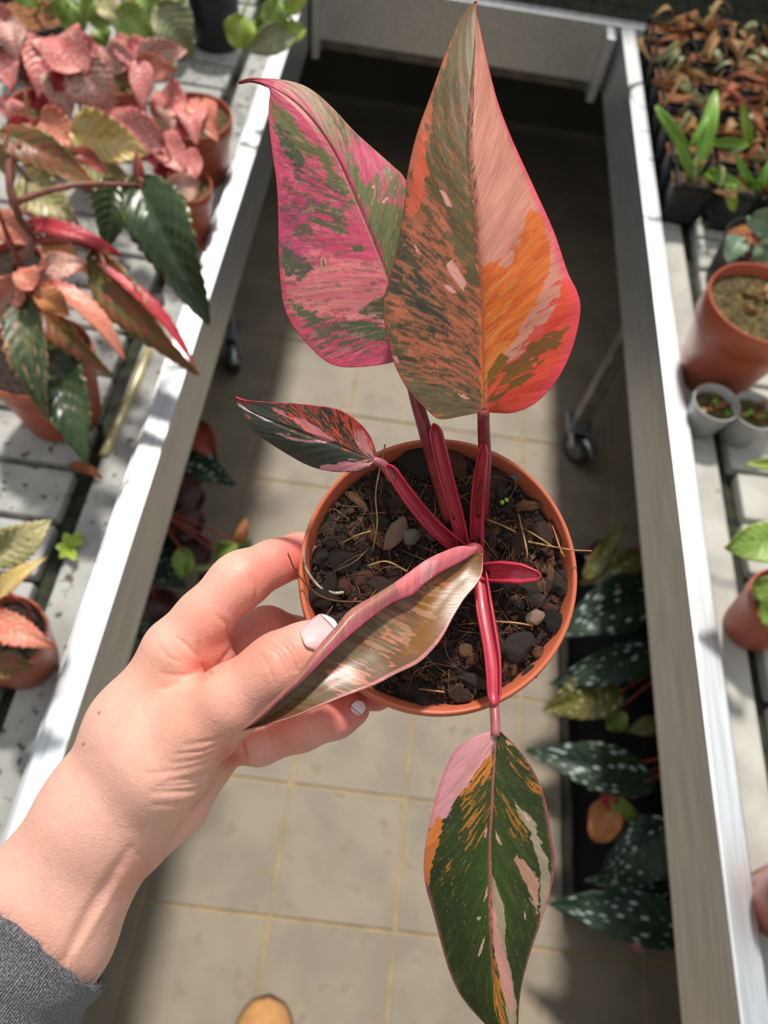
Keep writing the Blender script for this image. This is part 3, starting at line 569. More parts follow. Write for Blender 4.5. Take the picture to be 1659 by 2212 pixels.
# ------------------------------------------------------------------ the held plant
PD = .275                                               # pot rim depth from the lens
rc = P(945, 1233, PD); vdir = nz(CAM - rc)
axis = nz(vdir * math.cos(math.radians(9)) + nz(np.array([0, 0, 1]) - vdir * vdir[2]) * math.sin(math.radians(9)))
PR = 303 * PD / F; PH = .095
base_c = rc - axis * PH
pot = thing('potted_philodendron', 'variegated pink, orange and green philodendron in terracotta pot held by the hand', 'plant', base_c)
hb_ = .017; t_ = .0022
prof = [(0, -PH), (PR * .70, -PH), (PR * .72, -PH + .003), (PR * .90, -hb_ - .002), (PR * .905, -hb_), (PR * .985, -hb_ + .001), (PR, -.003), (PR - .0004, -.0006), (PR - .001, 0), (PR - t_ + .0004, -.0002), (PR - t_, -.0012), (PR - t_ - .0012, -.006), (PR * .90 - .001, -hb_ - .004), (PR * .8, -.05)]
v, f = lathe_arr(prof, rc, axis, 128); mesh_obj('pot', v, f, M['terra_main'], pot)
v, f = lathe_arr([(PR - .0004, -.0045), (PR + .0004, -.0051), (PR + .0004, -.0063), (PR - .0004, -.0069)], rc, axis, 128); mesh_obj('rim_ridge', v, f, M['terra_main'], pot, pot.children[0])
SD = .0085
sc_ = rc - axis * SD; SR = PR - .0035
v, f = bumpy_disc(sc_, axis, SR, .009, 3, 46, 150); mesh_obj('soil', v, f, M['soil'], pot)
e1, e2, _ = basis(axis)
def PS(px, py, off=0.0):
    r = W2C @ ray(px, py); k = ((sc_ + axis * off) - CAM).dot(axis) / r.dot(axis); return CAM + r * k

# bark chips
chipm = [plain('bark_%d' % i, a, b, scale=220, rough=.9, bump=.8, bscale=900, stretch=(1, .35, 1)) for i, (a, b) in enumerate([((92, 62, 48), (62, 42, 34)), ((58, 42, 36), (36, 27, 24)), ((128, 74, 54), (96, 54, 42)), ((156, 108, 74), (120, 80, 54)), ((84, 70, 62), (56, 46, 42)), ((46, 36, 32), (28, 22, 20))])]
stonem = [plain('tan_stone', (176, 142, 116), (142, 112, 90), scale=260, rough=.9, bump=.7, bscale=700), plain('grey_stone', (160, 150, 134), (124, 114, 100), scale=260, rough=.9, bump=.7, bscale=700), plain('pale_pink_stone', (200, 164, 146), (150, 112, 98), scale=260, rough=.9, bump=.7, bscale=700)]
import bmesh
def chip_mesh(seed, mat, sub=2):
    r2 = np.random.default_rng(seed); bm = bmesh.new(); bmesh.ops.create_icosphere(bm, subdivisions=sub, radius=1)
    pl = [nz(r2.normal(size=3)) for _ in range(7)]; dd = [r2.uniform(.55, .85) for _ in pl]
    for q in bm.verts:
        p = np.array(q.co)
        for n_, d in zip(pl, dd):
            k = p.dot(n_) - d
            if k > 0: p = p - n_ * k
        q.co = Vector(p * (1 + r2.uniform(-.11, .11)))
    me = bpy.data.meshes.new('bark_chip'); bm.to_mesh(me); bm.free(); me.materials.append(mat); return me
chip_lib = [chip_mesh(50 + i, chipm[i % 6]) for i in range(18)]
def put_chip(name, me, p, size, ang, tilt=0.0):
    o = bpy.data.objects.new(name, me); col.objects.link(o); o.parent = pot
    x = e1 * math.cos(ang) + e2 * math.sin(ang); y = np.cross(axis, x)
    x2 = nz(x + axis * tilt); z2 = nz(np.cross(x2, y)); y2 = np.cross(z2, x2)
    m = np.eye(4); m[:3, 0] = x2 * size[0]; m[:3, 1] = y2 * size[1]; m[:3, 2] = z2 * size[2]; m[:3, 3] = p - np.array(pot.location)
    o.matrix_local = Matrix(m.tolist()); return o
def px_ang(dx, dy):
    q = W2C @ np.array([dx, dy, 0.0]); return math.atan2(q.dot(e2), q.dot(e1))
mpp = PD / F
named = [(1148, 1090, 66, 22, 3, -5), (1188, 1138, 62, 24, 2, -42), (1205, 1165, 34, 30, 2, 20), (1120, 1170, 60, 26, 0, -70), (905, 1000, 70, 66, 1, 10), (985, 1000, 62, 50, 2, 50), (1068, 1042, 50, 46, 0, 40), (1160, 1300, 46, 34, 4, 20), (1188, 1312, 34, 16, 2, 10),
         (1120, 1395, 66, 52, 4, -60), (1140, 1262, 60, 40, 4, 60), (770, 1080, 60, 16, 3, 40), (860, 1090, 44, 36, 0, 30), (787, 1250, 40, 30, 2, -40), (825, 1270, 56, 44, 0, 20), (700, 1290, 60, 50, 1, 20), (745, 1210, 60, 60, 5, 0), (1180, 1180, 40, 24, 2, 70), (1213, 1260, 50, 36, 4, 80),
         (1195, 1340, 60, 40, 5, 60), (1020, 1470, 50, 34, 4, 10), (930, 1420, 70, 34, 1, 10), (1000, 1310, 56, 40, 5, 20), (905, 1055, 70, 14, 5, 36), (1085, 1260, 50, 40, 1, 0), (880, 1490, 46, 30, 1, 0), (990, 1500, 44, 30, 0, 30), (1150, 1450, 40, 26, 4, -30), (1190, 1235, 18, 50, 3, 5), (1165, 1410, 26, 22, 3, 60)]
nch = 0
for i, (px, py, w, h, mi, an) in enumerate(named):
    me = chip_mesh(200 + i, chipm[mi]); s = PD * 1.03 / F
    put_chip('bark_chip', me, PS(px, py, .0025), (w * s * .62, h * s * .62, min(w, h) * s * .42), px_ang(math.cos(math.radians(an)), math.sin(math.radians(an))), .05); nch += 1
for i in range(225):
    a = rng.uniform(0, 6.283); q = math.sqrt(rng.uniform(0, 1)) * (SR - .003); s = .0011 + .0030 * rng.uniform() ** 2
    put_chip('bark_chip', chip_lib[int(rng.integers(0, 18))], sc_ + e1 * q * math.cos(a) + e2 * q * math.sin(a) + axis * rng.uniform(.0, .0028), (s * rng.uniform(1, 2), s, s * .75), rng.uniform(0, 6.28), rng.uniform(-.4, .4))
for (px, py, w, h, k, an) in ((856, 1152, 74, 36, 0, -62), (885, 1157, 42, 34, 1, -70), (1153, 1335, 40, 30, 2, -30), (1116, 1028, 24, 16, 1, 10)):
    put_chip('stone', chip_mesh(300 + k + px, stonem[k]), PS(px, py, .0045), (w * mpp * .62, h * mpp * .62, h * mpp * .4), px_ang(math.cos(math.radians(an)), math.sin(math.radians(an))))
# loose crumbs of soil
def crumbs(n, m, seed):
    r2 = np.random.default_rng(seed); base = np.array([(1, 0, 0), (-1, 0, 0), (0, 1, 0), (0, -1, 0), (0, 0, 1), (0, 0, -1)], float); fc = [(0, 2, 4), (2, 1, 4), (1, 3, 4), (3, 0, 4), (2, 0, 5), (1, 2, 5), (3, 1, 5), (0, 3, 5)]; ps = []
    for _ in range(n):
        a = r2.uniform(0, 6.283); q = math.sqrt(r2.uniform()) * (SR - .001); sz = r2.uniform(.0004, .0013)
        v = base * r2.uniform(.5, 1.2, (6, 1)) * sz * r2.uniform(.6, 1.5, 3) + r2.normal(size=(6, 3)) * sz * .2
        ps.append((sc_ + e1 * q * math.cos(a) + e2 * q * math.sin(a) + axis * r2.uniform(-.001, .003) + v, fc))
    v, f = merge(ps); o = mesh_obj('soil_crumb', v, f, m, pot, smooth=False); o['kind'] = 'stuff'
crumbs(1500, chipm[1], 61); crumbs(1100, chipm[0], 62); crumbs(450, chipm[2], 63); crumbs(200, chipm[3], 64)
# fibres
fibm = plain('straw_fibre', (190, 148, 92), (150, 104, 60), scale=200, rough=.7)
fibd = plain('dark_fibre', (120, 76, 44), (86, 54, 34), scale=200, rough=.8)
def fibres(n, rmin, rmax, lmin, lmax, m, seed):
    r2 = np.random.default_rng(seed); ps = []
    for _ in range(n):
        a = r2.uniform(0, 6.283); q = math.sqrt(r2.uniform()) * (SR - .006); an = r2.uniform(0, 6.283); l = r2.uniform(lmin, lmax)
        b = sc_ + e1 * q * math.cos(a) + e2 * q * math.sin(a) + axis * .003; d = e1 * math.cos(an) + e2 * math.sin(an); s = np.cross(axis, d)
        c1 = b + d * l * .5 + s * l * r2.uniform(-.25, .25) + axis * r2.uniform(.0, .35) * l; c2 = b + d * l + s * l * r2.uniform(-.3, .3) + axis * r2.uniform(-.1, .25) * l
        for cc in (c1, c2):
            rel = cc - sc_; h_ = rel.dot(axis); rel = rel - axis * h_; k = np.linalg.norm(rel)
            if k > SR - .002: cc -= rel * (1 - (SR - .002) / k)
        ps.append(tube_arr(catmull([b, c1, c2], 6), [r2.uniform(rmin, rmax), rmin * .7], 4))
    v, f = merge(ps); o = mesh_obj('root_fibre', v, f, m, pot); o['kind'] = 'stuff'
fibres(90, .00008, .00020, .005, .020, fibm, 5); fibres(330, .00008, .00020, .003, .013, fibd, 6)
whitef = plain('pale_root', (196, 184, 168), (120, 104, 90), scale=300, rough=.8)
def strand(name, pts, r_, m): tube(name, catmull([PS(a, b, o) for a, b, o in pts], 24), r_, m, pot, n=6)
strand('long_root', [(656, 1180, .012), (660, 1225, .009), (690, 1268, .005), (720, 1281, .004), (742, 1280, .003)], [.0004, .0007], whitef)
strand('long_root', [(622, 1195, .018), (640, 1235, .014), (680, 1280, .008), (725, 1298, .005), (790, 1300, .003)], [.0003, .0004], fibd)
for pts in ([(1278, 1190, .014), (1235, 1188, .013), (1190, 1180, .007), (1140, 1170, .004)], [(805, 1190, .004), (815, 1130, .007), (812, 1060, .006), (832, 960, .008)], [(740, 1172, .004), (775, 1155, .006), (800, 1148, .005)], [(1190, 1125, .003), (1212, 1190, .007), (1222, 1205, .004)],
            [(1060, 1342, .004), (1110, 1345, .006), (1152, 1352, .004)], [(795, 1222, .004), (835, 1213, .007), (880, 1235, .004)], [(905, 1488, .004), (960, 1495, .006)], [(1130, 1140, .004), (1170, 1165, .008), (1195, 1182, .004)], [(1040, 1118, .003), (1085, 1135, .006), (1115, 1150, .003)], [(1120, 1110, .004), (1138, 1190, .008), (1135, 1215, .005)]):
    strand('straw', pts, [.00025, .0004], fibm)
spm = plain('sprout_green', (150, 214, 60), (130, 196, 50), rough=.4)
v, f = merge([lathe_arr([(.0001, 0), (.0009, .0002), (.0010, .0004), (.0001, .0006)], PS(1089, 1083, .006) + (W2C @ np.array([dx, dy, 0])) * .0008, axis + W2C @ np.array([dx, dy, 0]) * .5, 12) for dx, dy in ((-1, .5), (1, -.6))]); mesh_obj('sprout', v, f, spm, pot)

# petioles with winged sheaths
redm, nt, b_ = new_mat('crimson_sheath'); tc = nd(nt, 'ShaderNodeUVMap'); mp = nd(nt, 'ShaderNodeMapping'); mp.inputs['Scale'].default_value = (2, 26, 1); nt.links.new(tc.outputs[0], mp.inputs[0])
nn = nd(nt, 'ShaderNodeTexNoise', Scale=1.5, Detail=4.0); nt.links.new(mp.outputs[0], nn.inputs['Vector'])
nt.links.new(mixc(nt, step(nt, nn.outputs[0], .35, .68), (164, 30, 54), (206, 66, 84)), b_.inputs['Base Color']); b_.inputs['Roughness'].default_value = .38; b_.inputs['Coat Weight'].default_value = .2
petm = plain('dark_red_petiole', (126, 36, 48), (150, 60, 56), scale=90, rough=.4, stretch=(1, 1, .2))
petp = plain('mauve_petiole', (176, 100, 108), (150, 82, 84), scale=90, rough=.4)
def channel(pts, wpx, deep, opening=1.0, tipround=True, name='petiole_sheath', mat=None, twist=0.0):
    """U-shaped winged sheath along pts (px, py, depth); open towards the lens side"""
    p = catmull([(a, b, d) for a, b, d in pts], 40); C = np.array([P(*q) for q in p]); m = len(C)
    wv = np.interp(np.linspace(0, 1, m), np.linspace(0, 1, len(wpx)), wpx) * p[:, 2] / F / 2
    T = np.gradient(C, axis=0); K = 25; V = []; U = []
    for i in range(m):
        t = nz(T[i]); vw = nz(CAM - C[i]); s = nz(np.cross(t, vw)); n_ = np.cross(s, t)
        tw = math.radians(twist); s, n_ = s * math.cos(tw) + n_ * math.sin(tw), n_ * math.cos(tw) - s * math.sin(tw)
        u = i / (m - 1); rnd = min(1, math.sqrt(max(0, (1 - u) * 14))) if tipround else 1
        for k in range(K):
            a = -1 + 2 * k / (K - 1); ang = a * math.radians(118)
            V.append(C[i] + s * math.sin(ang) * wv[i] * rnd * (1 if abs(a) < .8 else 1 - .55 * (abs(a) - .8)) + n_ * (-math.cos(ang) * deep * wv[i] * rnd)); U.append((u, k / (K - 1)))
    o = mesh_obj(name, V, grid_faces(m, K), mat or redm, pot, uv=U); md = o.modifiers.new('thickness', 'SOLIDIFY'); md.thickness = .0006; md.offset = 0
    return o
channel([(1004, 1190, .284), (985, 1110, .276), (958, 1010, .268), (937, 915, .262)], [26, 30, 32, 26], .8)
channel([(1030, 1190, .284), (1031, 1100, .274), (1038, 1020, .262), (1046, 958, .255)], [30, 30, 28, 18], .8, twist=25)
channel([(1004, 1195, .284), (940, 1140, .276), (885, 1075, .268), (836, 1004, .262)], [34, 32, 30, 24], .8)
channel([(1034, 1215, .282), (1046, 1310, .270), (1064, 1420, .260), (1068, 1524, .253)], [28, 36, 34, 26], .7)
channel([(1036, 1236, .280), (1085, 1236, .272), (1130, 1240, .267), (1168, 1245, .264)], [36, 46, 44, 16], .55)
tube('petiole', catmull([P(972, 1120, .281), P(935, 990, .2715), P(914, 915, .266), P(896, 850, .266), P(880, 765, .2645)], 24), [.0030, .0026, .0022], petm, pot, n=12)
tube('petiole', catmull([P(1040, 1110, .279), P(1047, 1000, .264), P(1045, 930, .255), P(1044, 885, .2475)], 20), [.0028, .0021], petm, pot, n=12)
tube('petiole', catmull([P(850, 1035, .2675), P(828, 1004, .2645), P(806, 994, .2635)], 12), [.0022, .0015], petp, pot, n=12)
tube('petiole', catmull([P(1064, 1440, .2625), P(1068, 1520, .256), P(1070, 1560, .252), P(1070, 1590, .250)], 14), [.0020, .0018, .0017], petp, pot, n=12)
v, f = tube_arr(catmull([PS(1022, 1215, -.004), P(1020, 1200, .279), P(1028, 1190, .270)], 10), [.0075, .0055, .003], 16); mesh_obj('crown', v, f, petm, pot)

# big leaves -----------------------------------------------------
def pip(px, py, poly):
    poly = np.asarray(poly, float); ins = np.zeros(px.shape, bool); j = len(poly) - 1
    for i in range(len(poly)):
        xi, yi = poly[i]; xj, yj = poly[j]
        if yi != yj: ins ^= ((yi > py) != (yj > py)) & (px < (xj - xi) * (py - yi) / (yj - yi) + xi)
        j = i
    return ins
class Paint:
    def __init__(s, px, py, t, sv, base, xf, sweep=.33, kb=80, ka=6, seed=0):
        s.px, s.py, s.t, s.s = px, py, t, sv; s.C = np.ones(px.shape + (3,)) * np.array(base, float); s.xf = xf
        a = np.abs(sv); s.b = t - sweep * a * (1 - .3 * a); s.a = a + (sv < 0) * 7.3; s.kb, s.ka, s.sd = kb, ka, seed
        s.w1 = (fbm(s.b * kb, s.a * ka, seed, 4) - .5); s.w2 = (fbm(s.b * kb * .5, s.a * ka * 1.5 + 30, seed + 5, 4) - .5)
    def n(s, fb=1.0, fa=1.0, k=0): return fbm(s.b * s.kb * fb + 11 * k, s.a * s.ka * fa + 5 * k, s.sd + 100 + k, 3)
    def q(s, pts): return [(s.xf[0] + x / s.xf[2], s.xf[1] + y / s.xf[2]) for x, y in pts]
    def mask(s, pts, warp): return pip(s.px + s.w1 * warp * 2, s.py + s.w2 * warp * 2, s.q(pts))
    def poly(s, pts, c, warp=14, al=1.0):
        m = s.mask(pts, warp); s.C[m] = s.C[m] * (1 - al) + np.array(c, float) * al
    def fleck(s, pts, c, thr=.55, fb=1.0, fa=1.0, k=0, warp=30, al=.9):
        m = (s.n(fb, fa, k) > thr) & (s.mask(pts, warp) if pts is not None else True); s.C[m] = s.C[m] * (1 - al) + np.array(c, float) * al
    def edge(s, c, w=.93, side=0, al=.8):
        m = np.clip((np.abs(s.s) - w) / (1 - w), 0, 1) * al * ((s.s * side >= 0) if side else 1); s.C = s.C * (1 - m[..., None]) + np.array(c, float) * m[..., None]
    def rib(s, c, w=.02, al=.8):
        m = np.clip(1 - np.abs(s.s) / w, 0, 1) * al; s.C = s.C * (1 - m[..., None]) + np.array(c, float) * m[..., None]
    def tint(s, c, m, al): m = (m * al)[..., None]; s.C = s.C * (1 - m) + np.array(c, float) * m
    def out(s):
        g = 1 + .22 * (s.n(3.0, .7, 77) - .5) + .16 * (s.n(.4, .3, 78) - .5); s.C = np.clip(s.C * g[..., None], 0, 255); return lin(s.C).reshape(-1, 3)
mainleaf, nt, b_ = new_mat('variegated_leaf'); at_ = nd(nt, 'ShaderNodeAttribute'); at_.attribute_name = 'col'
uvn = nd(nt, 'ShaderNodeUVMap'); mpn = nd(nt, 'ShaderNodeMapping'); mpn.inputs['Scale'].default_value = (150, 9, 1); nt.links.new(uvn.outputs[0], mpn.inputs[0])
nn = nd(nt, 'ShaderNodeTexNoise', Scale=1.0, Detail=4.0); nt.links.new(mpn.outputs[0], nn.inputs['Vector'])
fine = mixc(nt, .14, at_.outputs['Color'], nn.outputs[0], 'OVERLAY'); nt.links.new(fine, b_.inputs['Base Color'])
b_.inputs['Roughness'].default_value = .45; b_.inputs['Specular IOR Level'].default_value = .32
bp = nd(nt, 'ShaderNodeBump', Strength=.12, Distance=.0004); nt.links.new(nn.outputs[0], bp.inputs['Height']); nt.links.new(bp.outputs[0], b_.inputs['Normal'])
tr_ = nd(nt, 'ShaderNodeBsdfTranslucent'); nt.links.new(at_.outputs['Color'], tr_.inputs[0]); mx = nd(nt, 'ShaderNodeMixShader'); mx.inputs[0].default_value = .16
nt.links.new(b_.outputs[0], mx.inputs[1]); nt.links.new(tr_.outputs[0], mx.inputs[2]); nt.links.new(mx.outputs[0], nt.nodes['Material Output'].inputs[0])
leafback = plain('maroon_leaf_back', (112, 60, 52), (92, 52, 44), scale=60, rough=.4)
def main_leaf(label, xf, mid, left, right, dmid, cl, crr, paint, NT=330, NS=161, wave=.0006, ribm=None, ribr=.0011, extra=None):
    q = lambda L: [(xf[0] + x / xf[2], xf[1] + y / xf[2]) for x, y in L]
    m, l, r_ = catmull(q(mid), NT), catmull(q(left), NT), catmull(q(right), NT)
    t = np.linspace(0, 1, NT)[:, None]; s = np.linspace(-1, 1, NS)[None]; S = s * np.ones_like(t); Tt = t * np.ones_like(s)
    a = np.abs(S)[..., None]; ed = np.where((S < 0)[..., None], l[:, None], r_[:, None]); pp = m[:, None] * (1 - a) + ed * a
    dm = np.interp(t[:, 0], np.linspace(0, 1, len(dmid)), dmid)
    kk = np.ones(31) / 31; dm = np.convolve(np.pad(dm, 15, mode='edge'), kk, 'valid')
    def cv(c): return np.interp(t[:, 0], np.linspace(0, 1, len(c)), c)[:, None]
    A = np.abs(S); d = dm[:, None] + np.where(S < 0, cv(cl), cv(crr)) * A ** 1.6 + .0009 * np.exp(-(A / .05) ** 2) * np.sin(np.pi * Tt)
    d = d + wave * .09 * np.cos((Tt - .33 * A) * 2 * np.pi * 11) * np.clip(A * 4, 0, 1) * np.sin(np.pi * Tt) + wave * np.sin(Tt * 9 + 2 * np.sign(S)) * A ** 2
    if extra is not None: d = d + extra(Tt, S)
    px, py = pp[..., 0], pp[..., 1]
    rays = np.stack([(px - CX) / F, (py - CY) / F, np.ones_like(px)], -1); W = CAM + (rays * d[..., None]) @ W2C.T
    pt = paint(px, py, Tt, S); uv = np.stack([Tt - .33 * A, S * .5 + .5], -1).reshape(-1, 2)
    o = mesh_obj('leaf', W.reshape(-1, 3), grid_faces(NT, NS), [mainleaf, leafback], pot, attrs=pt, uv=uv); o['label'] = label
    md = o.modifiers.new('thickness', 'SOLIDIFY'); md.thickness = .0006; md.offset = -1; md.material_offset = 1
    if ribm:
        mc = W[:, NS // 2][: int(NT * .93)]; vw = np.array([nz(CAM - x) for x in mc]); v, f = tube_arr(mc[::4] - vw[::4] * ribr * .8, [ribr, ribr * .75, ribr * .35], 8); mesh_obj('midrib', v, f, ribm, pot, o)
    return o
X1 = (500, 0, 2.127)
rib_red = plain('red_midrib', (140, 66, 52), (150, 84, 58), scale=60, rough=.45); rib_green = plain('pale_midrib', (170, 130, 100), (176, 120, 108), scale=60, rough=.45)
def paint1(px, py, t, s):
    p = Paint(px, py, t, s, (104, 88, 56), X1, kb=95, ka=6, seed=1); OL, OR, DK = (92, 80, 52), (204, 104, 72), (66, 62, 50)
    Lh = s < 0
    p.C[~Lh] = (200, 132, 112)
    # left half: orange ground with olive
    p.C[Lh] = (178, 100, 70)
    p.poly([(1060, 40), (1125, 30), (1112, 450), (1098, 700), (1122, 1000), (1150, 1330), (1090, 1310), (1010, 1100), (960, 930), (900, 840), (900, 620), (930, 420), (1000, 220)], (96, 82, 50), 16)
    p.poly([(1060, 20), (1125, 10), (1115, 330), (1000, 330), (985, 260)], (120, 98, 64), 30, .7)
    p.poly([(760, 1000), (800, 1080), (870, 1220), (930, 1370), (1010, 1490), (1015, 1540), (920, 1545), (850, 1460), (770, 1330), (715, 1420), (705, 1350), (740, 1180)], DK, 22)
    p.poly([(690, 1420), (730, 1400), (760, 1550), (850, 1680), (960, 1760), (1150, 1800), (1150, 1940), (940, 1940), (800, 1800), (700, 1560)], (112, 96, 66), 30)
    p.fleck([(780, 780), (905, 780), (960, 900), (1090, 1300), (1150, 1300), (1150, 1880), (900, 1880), (720, 1600), (700, 1400), (780, 1000)], OL, .54, 1.5, 1.6, 1, al=.8)
    p.fleck([(760, 1000), (900, 1000), (1150, 1500), (1150, 1900), (740, 1700), (690, 1350)], DK, .56, 2.2, 1.6, 2, al=.7)
    p.fleck([(700, 1000), (900, 1000), (1150, 1500), (1150, 1900), (740, 1700), (690, 1350)], (190, 108, 78), .56, 1.8, 1.2, 3, al=.7)
    p.fleck([(900, 400), (1100, 300), (1110, 1300), (960, 1000), (900, 800)], (176, 98, 66), .60, 2.0, 1.6, 4, al=.7)
    p.poly([(905, 560), (870, 640), (835, 800), (800, 960), (830, 1000), (880, 900), (905, 800), (895, 640)], (208, 96, 64), 12)
    for q in ([(955, 868), (985, 890), (1012, 950), (990, 948)], [(983, 1222), (1010, 1192), (1052, 1250), (1078, 1300), (1066, 1338), (1030, 1290)], [(972, 1308), (1000, 1312), (1035, 1345), (1015, 1350)], [(835, 1120), (850, 1130), (872, 1175), (850, 1165)], [(1040, 1805), (1070, 1808), (1100, 1832), (1060, 1825)], [(735, 1630), (760, 1635), (775, 1670), (750, 1662)]): p.poly(q, (222, 158, 146), 4)
    # right half
    p.fleck([(1110, 300), (1420, 900), (1340, 1200), (1130, 1200)], (216, 146, 128), .60, .8, .5, 5, al=.5)
    p.poly([(1150, 1230), (1200, 1203), (1272, 1247), (1330, 1090), (1370, 958), (1440, 1000), (1446, 1080), (1472, 1180), (1440, 1300), (1390, 1410), (1300, 1560), (1230, 1640), (1200, 1740), (1150, 1880), (1140, 1500)], (214, 108, 40), 7)
    p.fleck([(1160, 1250), (1470, 1000), (1470, 1300), (1230, 1640), (1170, 1850)], (196, 82, 36), .54, .6, .6, 6, al=.6)
    p.fleck([(1150, 1300), (1300, 1250), (1250, 1600), (1160, 1850)], (214, 138, 66), .55, .7, .6, 7, al=.6)
    p.poly([(1530, 1280), (1560, 1285), (1640, 1430), (1600, 1650), (1480, 1800), (1400, 1900), (1165, 1930), (1180, 1760), (1240, 1690), (1330, 1620), (1430, 1530), (1490, 1420), (1510, 1350)], (218, 78, 52), 8)
    p.fleck([(1500, 1300), (1640, 1430), (1480, 1800), (1170, 1920), (1300, 1650)], (206, 58, 50), .58, .6, .5, 8, al=.7)
    p.fleck([(1290, 1650), (1400, 1560), (1545, 1500), (1530, 1570), (1400, 1690), (1300, 1780), (1190, 1880), (1175, 1800), (1240, 1710)], (112, 80, 32), .44, .7, .8, 9)
    p.poly([(1172, 1720), (1235, 1625), (1282, 1640), (1215, 1730), (1180, 1790)], (124, 86, 30), 8)
    p.edge((226, 70, 96), .86, 1, .85); p.edge((150, 60, 50), .96, -1, .6); p.rib((150, 70, 58), .03)
    lo = np.clip((s + .0) * 3, 0, 1) * (s > 0) * np.clip(1 - t * 1.1, 0, 1)
    return p.out()
main_leaf('large upright leaf, half olive-green and half orange-salmon', X1, [(1160, 1890), (1157, 1600), (1146, 1300), (1121, 950), (1096, 700), (1106, 450), (1122, 200), (1122, 5)],
  [(1158, 1892), (1060, 1912), (960, 1926), (900, 1885), (810, 1790), (740, 1650), (706, 1500), (700, 1380), (750, 1180), (788, 980), (808, 800), (850, 620), (910, 450), (990, 230), (1060, 70), (1122, 5)],
  [(1162, 1892), (1220, 1898), (1300, 1896), (1400, 1850), (1500, 1740), (1570, 1590), (1603, 1430), (1588, 1340), (1545, 1250), (1480, 1060), (1390, 860), (1290, 640), (1225, 470), (1180, 300), (1133, 90), (1122, 5)],
  [.2475, .2440, .2405, .2400, .2420, .246, .252], [.001, .006, .008, .005, .001], [.001, .004, .006, .004, .001], paint1, NT=400, NS=221, ribm=rib_red, wave=.0009)
def paint2(px, py, t, s):
    p = Paint(px, py, t, s, (210, 80, 110), X1, kb=85, ka=7, seed=21); GR, PK, SA = (92, 98, 66), (212, 92, 116), (220, 124, 122)
    p.poly([(215, 1240), (420, 1200), (700, 1280), (800, 1450), (800, 1560), (600, 1500), (300, 1420)], SA, 40, .8)
    p.fleck([(215, 1150), (700, 1200), (760, 1500), (300, 1450)], (226, 146, 136), .56, .8, .4, 1, al=.6)
    p.fleck([(150, 300), (330, 360), (480, 500), (560, 640), (520, 700), (400, 590), (250, 450)], (150, 136, 92), .42, .8, .5, 2)
    p.poly([(195, 370), (240, 372), (330, 500), (390, 580), (330, 540), (260, 470), (190, 410)], (222, 120, 126), 6)
    p.poly([(180, 420), (230, 500), (330, 590), (450, 720), (540, 870), (600, 960), (560, 930), (470, 850), (420, 770), (330, 700), (250, 620), (190, 560)], (112, 110, 66), 22)
    p.poly([(190, 560), (270, 610), (330, 720), (330, 830), (300, 810), (240, 700)], (78, 86, 58), 16)
    p.poly([(515, 690), (580, 760), (600, 830), (640, 850), (680, 770), (740, 790), (800, 850), (900, 1000), (900, 1300), (735, 1270), (690, 1140), (640, 1040), (600, 920), (545, 810)], (114, 120, 74), 20)
    p.fleck([(640, 780), (800, 830), (800, 960), (700, 960)], PK, .55, .8, 1, 3)
    p.fleck([(215, 820), (480, 800), (560, 920), (520, 1080), (330, 1060), (220, 980)], GR, .50, 1.2, 1.1, 4, al=.85)
    p.fleck([(340, 930), (480, 940), (540, 1040), (470, 1080), (380, 1040)], GR, .36, .7, .8, 5)
    p.fleck([(450, 480), (600, 640), (520, 700), (460, 560)], GR, .52, .7, .8, 6)
    p.poly([(215, 1080), (260, 1130), (360, 1200), (350, 1290), (290, 1270), (220, 1230)], (92, 92, 74), 26)
    p.poly([(285, 1045), (340, 1040), (352, 1085), (300, 1090)], GR, 14)
    p.poly([(555, 1135), (600, 1122), (612, 1155), (570, 1160)], GR, 8)
    p.fleck([(230, 1330), (420, 1440), (600, 1400), (760, 1380), (760, 1600), (480, 1640), (300, 1560)], GR, .54, 1.5, 1.3, 7, al=.85)
    p.poly([(270, 1370), (340, 1400), (400, 1440), (470, 1470), (400, 1480), (320, 1440)], GR, 18)
    p.poly([(590, 1430), (650, 1375), (740, 1380), (740, 1460), (620, 1460)], (88, 92, 64), 18)
    p.poly([(490, 1520), (560, 1490), (730, 1510), (720, 1560), (560, 1550)], GR, 20)
    p.poly([(215, 960), (300, 1000), (400, 1120), (380, 1240), (260, 1180), (215, 1080)], (170, 70, 120), 50, .35)
    p.fleck([(215, 640), (400, 800), (380, 1000), (230, 1000)], (176, 66, 112), .5, .6, .6, 8, al=.5)
    for q in ([(690, 930), (715, 905), (722, 912), (700, 938)], [(650, 850), (662, 855), (655, 868), (645, 862)]): p.poly(q, (236, 170, 164), 2)
    p.poly([(408, 1190), (420, 1170), (436, 1180), (438, 1215), (428, 1245), (412, 1240)], (196, 150, 124), 2); p.poly([(416, 1195), (426, 1185), (430, 1215), (422, 1232)], (120, 80, 66), 2)
    p.fleck(None, (98, 98, 70), .64, 2.2, 1.4, 12, al=.55); p.fleck(None, (230, 150, 150), .67, 2.4, 1.5, 13, al=.5)
    p.edge((214, 70, 92), .93, -1, .6); p.edge((150, 130, 90), .95, 1, .6); p.rib((196, 158, 122), .018, .85)
    return p.out()
